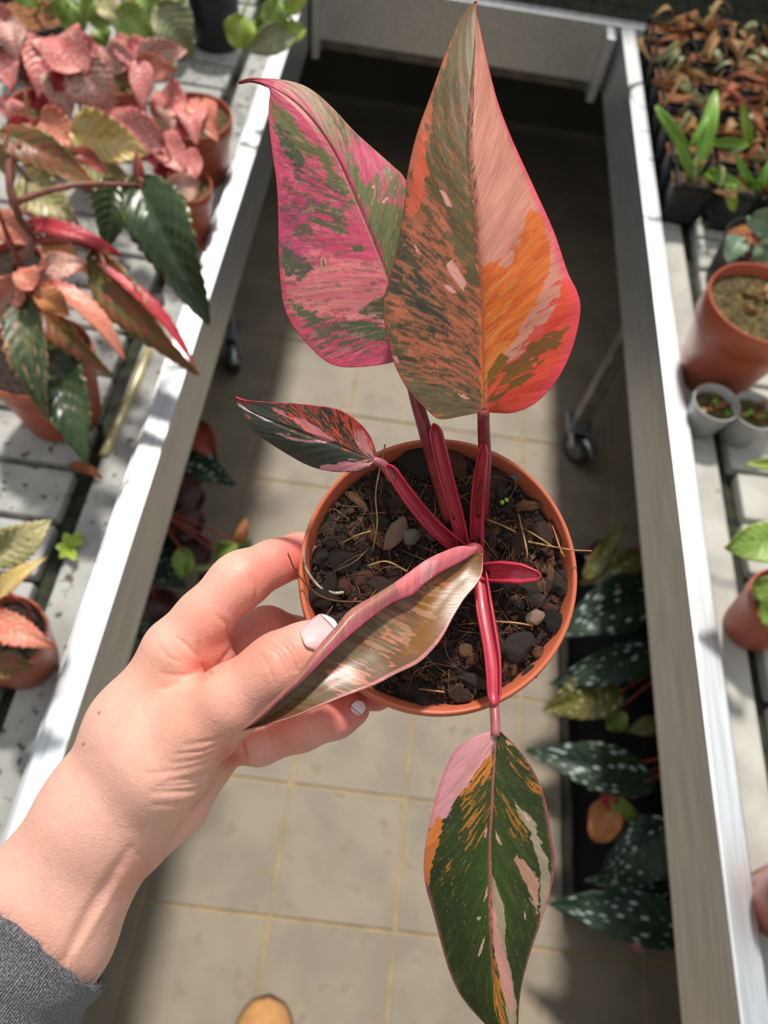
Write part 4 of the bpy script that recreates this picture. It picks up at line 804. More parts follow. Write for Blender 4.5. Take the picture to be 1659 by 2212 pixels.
main_leaf('pink leaf flecked with green, its tip curling left', X1, [(800, 1610), (772, 1430), (715, 1280), (640, 1090), (560, 900), (480, 720), (400, 590), (300, 478), (190, 405), (100, 372), (32, 380)],
  [(798, 1612), (770, 1650), (700, 1672), (600, 1684), (500, 1685), (420, 1650), (330, 1560), (270, 1480), (235, 1380), (218, 1200), (215, 1000), (208, 850), (188, 700), (172, 560), (172, 470), (176, 412), (120, 380), (32, 381)],
  [(803, 1610), (850, 1610), (910, 1540), (950, 1400), (940, 1200), (880, 1000), (800, 825), (740, 760), (650, 680), (560, 598), (470, 500), (380, 420), (300, 380), (200, 362), (100, 362), (32, 379)],
  [.2645, .2640, .2625, .2610, .2605, .2600, .2610, .264], [.0, .005, .007, .005, .002, 0], [.0, .003, .004, .004, .002, 0], paint2, NT=400, NS=201, ribm=rib_green, ribr=.0008, wave=.0008)
X3 = (400, 500, 3.95)
def paint3(px, py, t, s):
    p = Paint(px, py, t, s, (66, 72, 60), X3, sweep=.5, kb=70, ka=6, seed=41); PK = (224, 130, 132)
    up = s > 0
    p.fleck([(700, 1440), (1300, 1500), (1650, 1800), (1650, 1960), (1300, 1800), (900, 1640)], (214, 84, 60), .56, .8, 1, 1)
    p.poly([(1270, 1520), (1400, 1560), (1560, 1700), (1660, 1850), (1560, 1860), (1480, 1760), (1400, 1690), (1340, 1620)], (226, 90, 64), 26)
    p.poly([(1240, 1650), (1300, 1700), (1420, 1860), (1330, 1810), (1250, 1740)], (220, 88, 62), 24)
    p.fleck([(1200, 1540), (1350, 1600), (1460, 1800), (1380, 1800), (1260, 1680)], (62, 58, 48), .5, 1, 1, 2)
    p.poly([(715, 1485), (790, 1520), (900, 1580), (1000, 1600), (1150, 1680), (1280, 1800), (1200, 1790), (1050, 1710), (930, 1610), (800, 1560)], PK, 6)
    p.poly([(440, 1460), (520, 1510), (620, 1570), (770, 1625), (700, 1620), (560, 1550), (460, 1490)], (206, 180, 184), 4)
    p.poly([(770, 1722), (900, 1745), (1050, 1775), (1240, 1790), (1200, 1806), (1010, 1795), (860, 1765)], (212, 146, 146), 5)
    p.poly([(1450, 1680), (1520, 1720), (1580, 1850), (1620, 1960), (1540, 1900), (1470, 1820)], (228, 150, 146), 14)
    p.poly([(1150, 2010), (1350, 1960), (1560, 1960), (1640, 1975), (1500, 2030), (1330, 2060), (1150, 2050)], (230, 152, 156), 8)
    p.poly([(500, 1560), (540, 1570), (580, 1605), (550, 1600)], (200, 100, 90), 6)
    p.fleck([(520, 1450), (1100, 1480), (1200, 1600), (900, 1600), (560, 1500)], (150, 80, 60), .62, 1, 1, 4, al=.7)
    p.poly([(425, 1410), (520, 1440), (600, 1470), (500, 1465), (430, 1440)], (206, 40, 66), 8)
    p.poly([(868, 1725), (890, 1722), (892, 1736), (872, 1738)], (210, 150, 100), 1)
    p.edge((214, 70, 96), .9, 1, .8); p.edge((110, 60, 66), .95, -1, .6); p.rib((190, 110, 112), .025, .85)
    return p.out()
main_leaf('small dark green leaf with pink stripes pointing left', X3, [(1622, 1955), (1450, 1890), (1250, 1805), (1000, 1722), (750, 1622), (560, 1535), (470, 1470), (430, 1420)],
  [(1622, 1957), (1600, 1975), (1520, 2035), (1363, 2055), (1177, 2036), (1023, 1985), (870, 1900), (700, 1792), (560, 1680), (490, 1590), (443, 1500), (430, 1420)],
  [(1622, 1953), (1632, 1890), (1590, 1770), (1520, 1670), (1400, 1570), (1270, 1510), (1100, 1485), (900, 1466), (700, 1456), (520, 1443), (430, 1420)],
  [.2635, .2610, .2590, .2590, .260, .262], [.0, .004, .005, .003, 0], [.0, -.002, -.003, -.002, 0], paint3, NT=260, NS=121, ribm=plain('mauve_midrib', (176, 96, 104), (160, 84, 92), rough=.4), ribr=.0006, wave=.0005)
X4 = (860, 1500, 3.1075)
def paint4(px, py, t, s):
    p = Paint(px, py, t, s, (52, 62, 32), X4, sweep=.4, kb=90, ka=6, seed=61); PK = (216, 150, 158); TAN = (160, 146, 122); OR = (206, 122, 48)
    p.tint((60, 90, 30), np.exp(-((np.abs(s)) / .45) ** 2) * np.exp(-((t - .45) / .3) ** 2), .6)
    p.fleck(None, (84, 84, 40), .62, .8, .8, 1, al=.5)
    p.fleck([(560, 380), (640, 300), (630, 900), (560, 900), (400, 1300), (300, 1300), (420, 900), (430, 680)], OR, .60, 1.0, 1, 2, al=.8)
    p.poly([(640, 380), (560, 440), (480, 560), (410, 680), (470, 680), (560, 620), (630, 560)], OR, 12)
    p.fleck([(640, 380), (560, 440), (480, 560), (420, 690), (560, 800), (630, 860)], (70, 74, 34), .55, 1.2, 1, 3)
    p.poly([(660, 240), (540, 250), (400, 330), (280, 480), (200, 800), (190, 900), (240, 880), (320, 830), (400, 690), (480, 570), (560, 470), (620, 400), (640, 330)], PK, 6)
    p.fleck([(620, 260), (640, 330), (540, 480), (400, 680), (310, 830), (380, 600), (460, 430)], (196, 140, 130), .42, .5, .3, 4, warp=20, al=.7)
    p.poly([(170, 1260), (160, 1000), (220, 890), (270, 820), (300, 830), (290, 920), (240, 1080), (215, 1240), (205, 1300)], (206, 120, 54), 7)
    p.poly([(765, 700), (830, 780), (870, 810), (920, 850), (940, 950), (1000, 1100), (1020, 1220), (1015, 1350), (975, 1500), (950, 1560), (955, 1350), (950, 1200), (930, 1080), (880, 920), (820, 830)], TAN, 6)
    p.poly([(790, 1085), (850, 1140), (890, 1170), (945, 1240), (940, 1400), (935, 1495), (900, 1390), (870, 1290), (830, 1240), (800, 1150)], (186, 140, 116), 9)
    p.poly([(850, 800), (890, 830), (880, 855), (860, 840)], (216, 160, 152), 3)
    p.poly([(624, 1110), (640, 1220), (670, 1310), (710, 1430), (720, 1600), (725, 1720), (770, 1920), (795, 2100), (800, 2300), (790, 2420), (740, 2200), (700, 2000), (660, 1800), (628, 1600), (618, 1400)], (166, 150, 122), 5)
    p.poly([(624, 1200), (640, 1400), (670, 1600), (710, 1720), (750, 1900), (785, 2050), (760, 2180), (720, 2080), (680, 1880), (640, 1700), (622, 1500)], (214, 152, 140), 8)
    p.poly([(636, 1720), (660, 1850), (700, 2040), (730, 2260), (690, 2230), (650, 2080), (630, 1900)], (190, 130, 44), 12)
    for q in ([(580, 1625), (570, 1700), (545, 1755), (533, 1748), (555, 1680)], [(655, 915), (680, 960), (697, 1025), (675, 1000), (655, 950)], [(603, 1270), (600, 1360), (570, 1398), (582, 1340)], [(530, 1500), (555, 1492), (550, 1512), (530, 1520)], [(848, 1450), (860, 1475), (858, 1515), (850, 1500)], [(590, 880), (600, 930), (585, 965), (575, 920)], [(718, 2265), (735, 2275), (725, 2310)]): p.poly(q, (196, 160, 138), 3)
    p.fleck([(720, 290), (780, 390), (850, 470), (920, 580), (980, 720), (900, 650), (830, 500), (760, 420)], (196, 116, 44), .46, .9, 1, 6)
    p.fleck([(700, 650), (780, 720), (850, 900), (880, 1000), (800, 950), (740, 800)], (170, 110, 40), .55, .9, 1, 7)
    p.fleck(None, (150, 156, 110), .80, 3, 4, 9, al=.7)
    p.poly([(720, 300), (750, 310), (770, 345), (735, 335)], (216, 160, 130), 4)
    p.edge((206, 110, 116), .92, 0, .75); p.rib((176, 92, 88), .05, .8)
    return p.out()
main_leaf('long dark green leaf with pink and tan patches hanging down', X4, [(657, 250), (642, 500), (626, 800), (616, 1000), (616, 1300), (622, 1600), (642, 1900), (690, 2130), (750, 2290), (810, 2420)],
  [(690, 256), (760, 318), (850, 420), (930, 550), (990, 720), (1022, 900), (1052, 1090), (1040, 1250), (1000, 1400), (960, 1530), (910, 1670), (870, 1800), (832, 1950), (812, 2100), (808, 2250), (810, 2420)],
  [(624, 252), (540, 270), (420, 340), (350, 430), (300, 540), (250, 700), (210, 870), (180, 1030), (172, 1180), (190, 1310), (230, 1450), (290, 1680), (340, 1850), (400, 1990), (470, 2090), (560, 2190), (640, 2270), (720, 2340), (810, 2420)],
  [.2500, .2490, .2500, .2520, .256, .262], [.0, .004, .005, .003, .001], [.0, .004, .006, .004, .001], paint4, NT=360, NS=181, ribm=plain('mauve_midrib_long', (170, 100, 100), (150, 92, 80), rough=.4), ribr=.0008, wave=.0006)

# the curled leaf between thumb and pot
def curled():
    K = [(1030, 1184), (996, 1181), (961, 1192), (918, 1213), (863, 1253), (808, 1288), (757, 1319), (726, 1355), (683, 1405), (643, 1460), (602, 1503), (560, 1545), (524, 1577)]
    E = [(1026, 1194), (992, 1215), (953, 1235), (918, 1259), (890, 1284), (850, 1300), (806, 1330), (748, 1378), (700, 1423), (652, 1472), (606, 1512), (563, 1552), (524, 1577)]
    Lw = [(1043, 1196), (1042, 1237), (1028, 1264), (1004, 1292), (980, 1331), (957, 1374), (933, 1405), (902, 1433), (855, 1456), (808, 1480), (737, 1507), (679, 1531), (632, 1550), (570, 1568), (524, 1578)]
    NT = 300; k, e, l = catmull(K, NT), catmull(E, NT), catmull(Lw, NT); t = np.linspace(0, 1, NT)
    d0 = np.interp(t, [0, .15, .4, .65, .85, 1], [.2690, .2600, .2440, .2300, .2255, .2320])
    d0 = np.convolve(np.pad(d0, 35, mode='reflect', reflect_type='odd'), np.ones(71) / 71, 'valid')
    amp = np.sin(np.pi * np.clip(t, 0, 1)) ** .6
    h = e + (l - e) * .10; cols = []
    # control columns: lower edge, belly, under the lip (hidden), crest back, crest, lip front, lip edge
    cols.append(np.c_[l, d0 + .002 * amp]); cols.append(np.c_[l + (e - l) * .35, d0 + .0045 * amp]); cols.append(np.c_[l + (e - l) * .72, d0 + .0065 * amp]); cols.append(np.c_[e + (k - e) * .25, d0 + .0058 * amp])
    cols.append(np.c_[e + (k - e) * .85, d0 + .0030 * amp]); cols.append(np.c_[k, d0 + .0002 * amp]); cols.append(np.c_[e + (k - e) * .6, d0 - .0022 * amp]); cols.append(np.c_[e, d0 - .0012 * amp])
    cols = np.stack(cols, 1); NS = 141; W = np.zeros((NT, NS, 3)); u = np.linspace(0, 7, NS)
    q = np.concatenate([2 * cols[:, :1] - cols[:, 1:2], cols, 2 * cols[:, -1:] - cols[:, -2:-1]], 1)
    for j, x in enumerate(u):
        i = min(int(x), 6); f_ = x - i; a, b, c, dd = q[:, i], q[:, i + 1], q[:, i + 2], q[:, i + 3]
        W[:, j] = .5 * (2 * b + (c - a) * f_ + (2 * a - 5 * b + 4 * c - dd) * f_ ** 2 + (3 * b - a - 3 * c + dd) * f_ ** 3)
    px, py, d = W[..., 0], W[..., 1], W[..., 2]; Tt = t[:, None] * np.ones(NS); U = (u / 7)[None] * np.ones((NT, 1))
    d = d + .0005 * np.sin((Tt * 9 + U * 4)) * np.sin(np.pi * Tt) + .00003 * np.sin(Tt * 60 + U * 9) * (U < .6)
    X5 = (620, 900, 2.552); p = Paint(px, py, Tt, U * 1.0, (112, 76, 48), X5, sweep=.25, kb=60, ka=5, seed=81)
    p.poly([(760, 900), (1090, 720), (1090, 900), (900, 1150), (760, 1320), (640, 1300), (700, 1100)], (130, 84, 30), 40, .85)
    p.fleck([(500, 1000), (860, 880), (850, 1000), (640, 1300), (460, 1250)], (176, 130, 96), .5, .8, .7, 1, al=.7)
    p.fleck([(800, 860), (1000, 780), (980, 900), (760, 1050)], (190, 100, 60), .58, .8, .7, 2, al=.7)
    p.fleck([(0, 1400), (500, 1080), (640, 1200), (300, 1560), (0, 1700)], (110, 96, 66), .45, .8, .7, 3, al=.8)
    p.fleck([(200, 1400), (560, 1150), (640, 1300), (300, 1550)], (196, 124, 96), .60, .8, .9, 4, al=.8)
    p.fleck([(0, 1300), (700, 900), (760, 1000), (0, 1600)], (140, 100, 82), .56, .7, .5, 6, al=.6)
    lip = U > .70
    p.C[lip] = (182, 118, 112); nn_ = p.n(.5, .6, 9); m = lip & (nn_ > .52); p.C[m] = (196, 110, 118); m = lip & (Tt < .30); p.C[m] = (224, 122, 128); m = lip & (U > .965); p.C[m] = (206, 84, 108)
    m = lip & (Tt > .30) & (U < .88); p.C[m] = p.C[m] * .45 + np.array((164, 116, 92)) * .55
    p.poly([(700, 790), (830, 800), (800, 880), (740, 930), (720, 860)], (206, 160, 158), 14, .6)
    m = U < .025; p.C[m] = (186, 120, 116)
    rays = np.stack([(px - CX) / F, (py - CY) / F, np.ones_like(px)], -1); V = CAM + (rays * d[..., None]) @ W2C.T
    uv = np.stack([Tt - .25 * U, U], -1).reshape(-1, 2)
    o = mesh_obj('leaf', V.reshape(-1, 3), grid_faces(NT, NS), [glossleaf, leafback], pot, attrs=p.out(), uv=uv); o['label'] = 'glossy bronze leaf with rolled pink edge pinched by the thumb'
    md = o.modifiers.new('thickness', 'SOLIDIFY'); md.thickness = .0005; md.offset = 0
    return o
glossleaf = mainleaf.copy(); glossleaf.name = 'glossy_bronze_leaf'; gb = glossleaf.node_tree.nodes['Principled BSDF']; gb.inputs['Roughness'].default_value = .28; gb.inputs['Specular IOR Level'].default_value = .33
curled()

# ------------------------------------------------------------------ hand and forearm, one continuous surface
def cpt(px, py, d): return ray(px, py) * d
def hand_mesh():
    h = .0012; lo = np.array([-.185, .0, .205]); hi = np.array([.012, .215, .345]); nn_ = np.ceil((hi - lo) / h).astype(int)
    gx, gy, gz = [lo[i] + h * np.arange(nn_[i]) for i in range(3)]
    X, Y, Z = np.meshgrid(gx.astype(np.float32), gy.astype(np.float32), gz.astype(np.float32), indexing='ij'); BIG = np.float32(.05)
    def cone(a, b, r1, r2, fl=None):
        """tapered capsule; a, b = (px, py, depth), r in pixels at that depth"""
        A, B = cpt(*a), cpt(*b); r1, r2 = r1 * a[2] / F, r2 * b[2] / F
        D = np.full(X.shape, BIG, np.float32); m = max(r1, r2) + .022
        l = np.minimum(A, B) - m; u = np.maximum(A, B) + m
        sl = tuple(slice(max(0, int((l[i] - lo[i]) / h)), max(0, min(nn_[i], int((u[i] - lo[i]) / h) + 1))) for i in range(3))
        x, y, z = X[sl] - A[0], Y[sl] - A[1], Z[sl] - A[2]; d = B - A; k = np.clip((x * d[0] + y * d[1] + z * d[2]) / d.dot(d), 0, 1)
        D[sl] = np.sqrt((x - k * d[0]) ** 2 + (y - k * d[1]) ** 2 + (z - k * d[2]) ** 2) - (r1 + (r2 - r1) * k); return D
    def smin(a, b, k):
        hh = np.clip(.5 + .5 * (b - a) / k, 0, 1); return b + (a - b) * hh - k * hh * (1 - hh)
    def chain(pts, k=.003):
        D = None
        for (a, ra), (b, rb) in zip(pts[:-1], pts[1:]):
            c = cone(a, b, ra, rb); D = c if D is None else smin(D, c, k)
        return D
    palm = None
    for c in [cone((-170, 2290, .278), (60, 1965, .276), 132, 126), cone((-90, 2350, .278), (120, 2020, .277), 128, 118), cone((60, 1965, .276), (205, 1745, .274), 126, 104), cone((120, 2020, .277), (258, 1800, .276), 112, 92),
              cone((205, 1745, .274), (292, 1570, .271), 104, 92), cone((292, 1570, .271), (372, 1420, .269), 92, 64), cone((258, 1790, .274), (360, 1650, .266), 88, 98), cone((360, 1650, .266), (440, 1565, .261), 98, 84),
              cone((300, 1700, .283), (430, 1545, .289), 90, 78), cone((372, 1440, .276), (440, 1490, .292), 54, 64), cone((440, 1540, .292), (470, 1600, .292), 66, 56)]:
        palm = c if palm is None else smin(palm, c, .010)
    hyp = chain([((308, 1822, .286), 58), ((385, 1745, .288), 60), ((450, 1650, .290), 52), ((492, 1612, .290), 38)])
    palm = smin(palm, hyp, .005)
    thumb = chain([((430, 1568, .260), 82), ((500, 1512, .255), 76), ((585, 1455, .252), 70), ((612, 1437, .251), 72), ((668, 1405, .2515), 62), ((704, 1384, .252), 45)], .004)
    index = chain([((385, 1392, .269), 62), ((440, 1335, .270), 60), ((508, 1262, .273), 58), ((528, 1248, .275), 57), ((590, 1216, .283), 48), ((648, 1199, .293), 46), ((700, 1212, .303), 42)], .004)
    bump = cone((468, 1402, .272), (482, 1425, .274), 34, 30)
    middle = chain([((440, 1480, .286), 60), ((520, 1408, .294), 58), ((575, 1370, .300), 58), ((640, 1385, .309), 50), ((700, 1420, .318), 42)], .004)
    ring = chain([((470, 1590, .290), 52), ((560, 1600, .288), 50), ((650, 1572, .286), 48), ((725, 1546, .285), 46), ((762, 1531, .285), 38)], .004)
    ring2 = chain([((460, 1520, .300), 56), ((600, 1500, .312), 50), ((740, 1490, .318), 46), ((815, 1500, .312), 36)], .004)
    D = None
    for fg, k in ((thumb, .006), (smin(index, bump, .005), .008), (middle, .006), (ring, .004), (ring2, .006)):
        q = smin(palm, fg, k); D = q if D is None else np.minimum(D, q)
    # surface nets
    S = D < 0; c0 = S[:-1, :-1, :-1]; cnt = np.zeros(c0.shape, np.int8)
    corners = [(i, j, k) for i in (0, 1) for j in (0, 1) for k in (0, 1)]
    n0, n1, n2 = D.shape
    for i, j, k in corners: cnt += S[i:n0 - 1 + i, j:n1 - 1 + j, k:n2 - 1 + k]
    act = (cnt > 0) & (cnt < 8); I = np.argwhere(act); idx = -np.ones(act.shape, np.int64); idx[act] = np.arange(len(I))
    acc = np.zeros((len(I), 3)); num = np.zeros(len(I)); val = {c: D[I[:, 0] + c[0], I[:, 1] + c[1], I[:, 2] + c[2]].astype(float) for c in corners}
    for a in corners:
        for ax in range(3):
            if a[ax]: continue
            b = list(a); b[ax] = 1; b = tuple(b); va, vb = val[a], val[b]; m = (va < 0) != (vb < 0); t = np.where(m, va / np.where(m, va - vb, 1), 0)
            p = np.tile(np.array(a, float), (len(I), 1)); p[:, ax] = t; acc[m] += p[m]; num[m] += 1
    V = lo + h * (I + acc / num[:, None]); Q = []
    for ax in range(3):
        o1, o2 = [(1, 2), (2, 0), (0, 1)][ax]; sl0 = [slice(1, -1)] * 3; sl0[ax] = slice(0, -1); sl1 = list(sl0); sl1[ax] = slice(1, None)
        A = S[tuple(sl0)]; B = S[tuple(sl1)]
        mm = min(A.shape[ax], B.shape[ax]); E_ = np.argwhere(A != B); off = np.array([1, 1, 1]); off[ax] = 0; G_ = E_ + off
        flip = A[tuple(E_.T)]
        d1 = np.zeros(3, int); d1[o1] = 1; d2 = np.zeros(3, int); d2[o2] = 1
        lim = np.array(idx.shape); okm = np.all(G_ < lim, 1); G_, flip = G_[okm], flip[okm]
        g = lambda q: idx[q[:, 0], q[:, 1], q[:, 2]]
        quad = np.stack([g(G_), g(G_ - d1), g(G_ - d1 - d2), g(G_ - d2)], 1); quad[~flip] = quad[~flip][:, ::-1]; Q.append(quad)
    Q = np.vstack(Q); Q = Q[(Q >= 0).all(1)]
    return V, Q
HV, HQ = hand_mesh()
# light smoothing then skin folds pressed in
def smooth(V, Q, it):
    e = np.vstack([Q[:, [0, 1]], Q[:, [1, 2]], Q[:, [2, 3]], Q[:, [3, 0]]]); n_ = np.bincount(e.ravel(), minlength=len(V))[:, None]
    for _ in range(it):
        A = np.zeros_like(V)
        for k in range(3): A[:, k] = np.bincount(e[:, 0], V[e[:, 1], k], len(V)) + np.bincount(e[:, 1], V[e[:, 0], k], len(V))
        V = V * .4 + .6 * A / np.maximum(n_, 1)
    return V
def subdivide(V, Q):
    n = len(V); e = np.stack([Q, np.roll(Q, -1, 1)], -1).reshape(-1, 2); es = np.sort(e, 1); key = es[:, 0].astype(np.int64) * n + es[:, 1]; uq, inv = np.unique(key, return_inverse=True)
    ev = .5 * (V[uq // n] + V[uq % n]); fv = V[Q].mean(1); em = n + inv.reshape(-1, 4); fm = n + len(uq) + np.arange(len(Q)); out = []
    for k in range(4): out.append(np.stack([Q[:, k], em[:, k], fm, em[:, k - 1]], 1))
    return np.vstack([V, ev, fv]), np.vstack(out)
HV = smooth(HV, HQ, 3); HV, HQ = subdivide(HV, HQ); HV = smooth(HV, HQ, 4)
fn = np.cross(HV[HQ[:, 2]] - HV[HQ[:, 0]], HV[HQ[:, 3]] - HV[HQ[:, 1]]); vn = np.zeros_like(HV)
for k in range(4):
    for a in range(3): vn[:, a] += np.bincount(HQ[:, k], fn[:, a], len(HV))
vn /= np.linalg.norm(vn, axis=1)[:, None] + 1e-12
hpx, hpy = HV[:, 0] / HV[:, 2] * F + CX, HV[:, 1] / HV[:, 2] * F + CY; facing = vn[:, 2] < .1
def crease(pts, depth, sg):
    global HV
    p = catmull(pts, 40); d2 = np.full(len(HV), 1e9)
    for a, b in zip(p[:-1], p[1:]):
        ab = b - a; k = np.clip(((hpx - a[0]) * ab[0] + (hpy - a[1]) * ab[1]) / ab.dot(ab), 0, 1); d2 = np.minimum(d2, (hpx - a[0] - k * ab[0]) ** 2 + (hpy - a[1] - k * ab[1]) ** 2)
    e = np.hypot(hpx - p[:, 0].mean(), hpy - p[:, 1].mean()) / (np.hypot(*(p[-1] - p[0])) * .62 + 8)
    HV -= vn * (depth * np.exp(-d2 / sg ** 2) * np.clip(1.25 - e, 0, 1) * facing)[:, None]
for pts, dp, sg in [
  ([(372, 1650), (430, 1640), (498, 1612)], .0004, 6), ([(360, 1690), (430, 1680), (492, 1650)], .0006, 7), ([(330, 1712), (420, 1708), (478, 1682)], .0006, 7), ([(318, 1672), (400, 1662), (470, 1640)], .0003, 6), ([(330, 1740), (400, 1738), (455, 1720)], .0004, 7), ([(400, 1610), (460, 1600), (508, 1582)], .0004, 6),
  ([(572, 1392), (600, 1415), (618, 1455)], .0005, 4), ([(597, 1382), (622, 1405), (640, 1448)], .0006, 4), ([(583, 1388), (610, 1410), (630, 1450)], .0004, 3.5), ([(560, 1410), (580, 1440), (590, 1475)], .0003, 4), ([(608, 1378), (632, 1400), (650, 1436)], .0003, 3.5), ([(452, 1452), (430, 1470), (400, 1486)], .0008, 7), ([(440, 1440), (456, 1452), (470, 1446)], .0006, 5), ([(395, 1470), (370, 1485), (340, 1490)], .0004, 6), ([(420, 1455), (385, 1460), (350, 1455)], .0004, 6), ([(340, 1395), (365, 1420), (395, 1432)], .0003, 5), ([(380, 1630), (440, 1622), (500, 1596)], .0004, 5), ([(340, 1700), (420, 1694), (486, 1665)], .0005, 5),
  ([(384, 1378), (410, 1402), (428, 1420)], .0006, 6), ([(428, 1392), (436, 1430), (448, 1450)], .0006, 7), ([(500, 1400), (478, 1430), (462, 1448)], .0005, 6), ([(515, 1420), (490, 1440), (470, 1455)], .0004, 5), ([(470, 1330), (492, 1352), (498, 1372)], .0006, 6), ([(545, 1243), (556, 1270), (552, 1300)], .0006, 6),
  ([(570, 1565), (580, 1590), (585, 1615)], .0004, 4), ([(648, 1550), (658, 1575), (660, 1592)], .0004, 4), ([(524, 1580), (522, 1610), (530, 1640)], .0009, 6), ([(500, 1600), (480, 1660), (420, 1760), (350, 1850)], .0016, 9), ([(300, 1845), (320, 1870), (310, 1895)], .0006, 7),
  ([(280, 1835), (200, 1960), (130, 2090)], .0012, 14), ([(250, 1900), (190, 2000), (140, 2080)], .0006, 8), ([(390, 1770), (420, 1740), (440, 1700)], .0004, 7)]: crease(pts, dp, sg)
# raised tendon at the wrist
crease([(262, 1890), (215, 1965), (160, 2060)], -.0007, 12)
skc = np.ones((len(HV), 3)) * np.array((240, 184, 164.)); 
def blush(x, y, r, c, al, sy=1.0):
    global skc
    m = (np.exp(-(((hpx - x) / r) ** 2 + ((hpy - y) / (r * sy)) ** 2)) * al)[:, None]; skc = skc * (1 - m) + np.array(c, float) * m
for q in [(480, 1405, 46, (226, 126, 108), .55), (560, 1240, 60, (226, 124, 108), .6), (630, 1200, 60, (222, 108, 100), .75), (440, 1330, 60, (226, 134, 116), .5), (560, 1360, 80, (216, 126, 112), .6), (740, 1530, 60, (216, 104, 96), .8), (620, 1580, 70, (222, 124, 112), .6), (810, 1505, 50, (216, 104, 96), .8), (640, 1420, 40, (224, 136, 114), .5), (590, 1430, 60, (226, 140, 120), .4),
          (450, 1560, 120, (226, 146, 124), .4), (410, 1680, 90, (230, 172, 144), .4), (320, 1900, 60, (222, 132, 112), .5), (350, 1450, 90, (230, 156, 132), .35), (500, 1640, 30, (206, 96, 80), .5), (430, 1440, 22, (206, 92, 78), .5)]: blush(*q)
for (x, y) in ((214, 1540), (180, 1608)): blush(x, y, 3.2, (150, 84, 64), .9)
skc *= (1 + .05 * (fbm(hpx * .05, hpy * .05, 3, 3) - .5) + .05 * (fbm(hpx * .4, hpy * .4, 9, 2) - .5))[:, None]
skin, nt, b_ = new_mat('fair_skin'); at_ = nd(nt, 'ShaderNodeAttribute'); at_.attribute_name = 'col'; nt.links.new(at_.outputs['Color'], b_.inputs['Base Color'])
b_.inputs['Roughness'].default_value = .46; b_.inputs['Specular IOR Level'].default_value = .38; b_.inputs['Subsurface Weight'].default_value = .25; b_.inputs['Subsurface Radius'].default_value = (1, .35, .2); b_.inputs['Subsurface Scale'].default_value = .0022
tc = nd(nt, 'ShaderNodeTexCoord'); vo = nd(nt, 'ShaderNodeTexVoronoi', Scale=900.0); nt.links.new(tc.outputs['Object'], vo.inputs['Vector']); n2 = nd(nt, 'ShaderNodeTexNoise', Scale=260.0, Detail=4.0); nt.links.new(tc.outputs['Object'], n2.inputs['Vector'])
bp = nd(nt, 'ShaderNodeBump', Strength=.28, Distance=.0006); nt.links.new(mth(nt, 'ADD', mth(nt, 'MULTIPLY', vo.outputs['Distance'], .5), n2.outputs[0]), bp.inputs['Height']); nt.links.new(bp.outputs[0], b_.inputs['Normal'])
HW = CAM + HV @ W2C.T
per = thing('person', "person's left hand and forearm in a grey sleeve gripping the plant pot", 'person', P(60, 2000, .278))
arm_o = mesh_obj('arm_and_hand', HW, HQ, skin, per, attrs=lin(np.clip(skc, 0, 255)))
bvh = BVHTree.FromPolygons([Vector(x) for x in HW], [tuple(map(int, q)) for q in HQ])
def hit(px, py):
    d = W2C @ ray(px, py); L = np.linalg.norm(d); r_ = bvh.ray_cast(Vector(CAM), Vector(d / L)); return None if r_[0] is None else r_[3] / L
nailm = plain('pink_nail', (240, 190, 190), (236, 182, 184), scale=40, rough=.12, coat=.6); tipm = plain('white_nail_tip', (250, 246, 246), (246, 242, 244), scale=40, rough=.15, coat=.6)
def nail(base, tip, half, dmin, white_from=.78, bulge=.0016, back=0.0):
    b, t = np.array(base, float), np.array(tip, float); ax = t - b; n_ = np.array([-ax[1], ax[0]]) / np.hypot(*ax); NT, NS = 22, 15; raw = []
    for i in range(NT):
        u = i / (NT - 1)
        wq = half * (.86 + .14 * math.sin(math.pi * min(1, u * 1.1))) * math.sqrt(max(.02, 1 - max(0, (.12 - u) / .12) ** 2 * .6)) * (1 - .45 * max(0, (u - .86) / .14) ** 2)
        for j in range(NS):
            s = -1 + 2 * j / (NS - 1); uu = u - .10 * (1 - u) * 0 + .05 * (s * s) * (1 if u < .2 else -1 * (u > .85)); p = b + ax * uu + n_ * s * wq
            hh = hit(p[0], p[1]); raw.append((hh if hh is not None and abs(hh - dmin) < .02 else np.nan, p[0], p[1], u, s))
    raw = np.array(raw); ok = ~np.isnan(raw[:, 0]); fit = lambda m: np.stack([np.ones(m.sum()), raw[m, 3], raw[m, 4], raw[m, 3] ** 2, raw[m, 4] ** 2, raw[m, 3] * raw[m, 4]], 1)
    co_ = np.linalg.lstsq(fit(ok), raw[ok, 0], rcond=None)[0]; dd_ = fit(np.ones(len(raw), bool)) @ co_ - .0009; dd_ = np.where(ok, np.minimum(dd_, raw[:, 0] - .0004), dd_); dd_ = np.maximum(dd_, raw[ok, 0].min() - .0012)
    V = [P(r_[1], r_[2], d_) for r_, d_ in zip(raw, dd_)]
    q = grid_faces(NT, NS); k = int((NT - 1) * white_from); a = q.reshape(NT - 1, NS - 1, 4)
    o = mesh_obj('nail', V, a[:k + 1].reshape(-1, 4), nailm, per, arm_o); o2 = mesh_obj('nail_tip', V, a[k:].reshape(-1, 4), tipm, per, arm_o)
    for x in (o, o2):
        md = x.modifiers.new('thickness', 'SOLIDIFY'); md.thickness = .0006; md.offset = -1
hd = hit(690, 1372) or .24
nail((660, 1394), (722, 1338), 34, hd, .82)
nail((764, 1541), (784, 1516), 15, .280, .25)
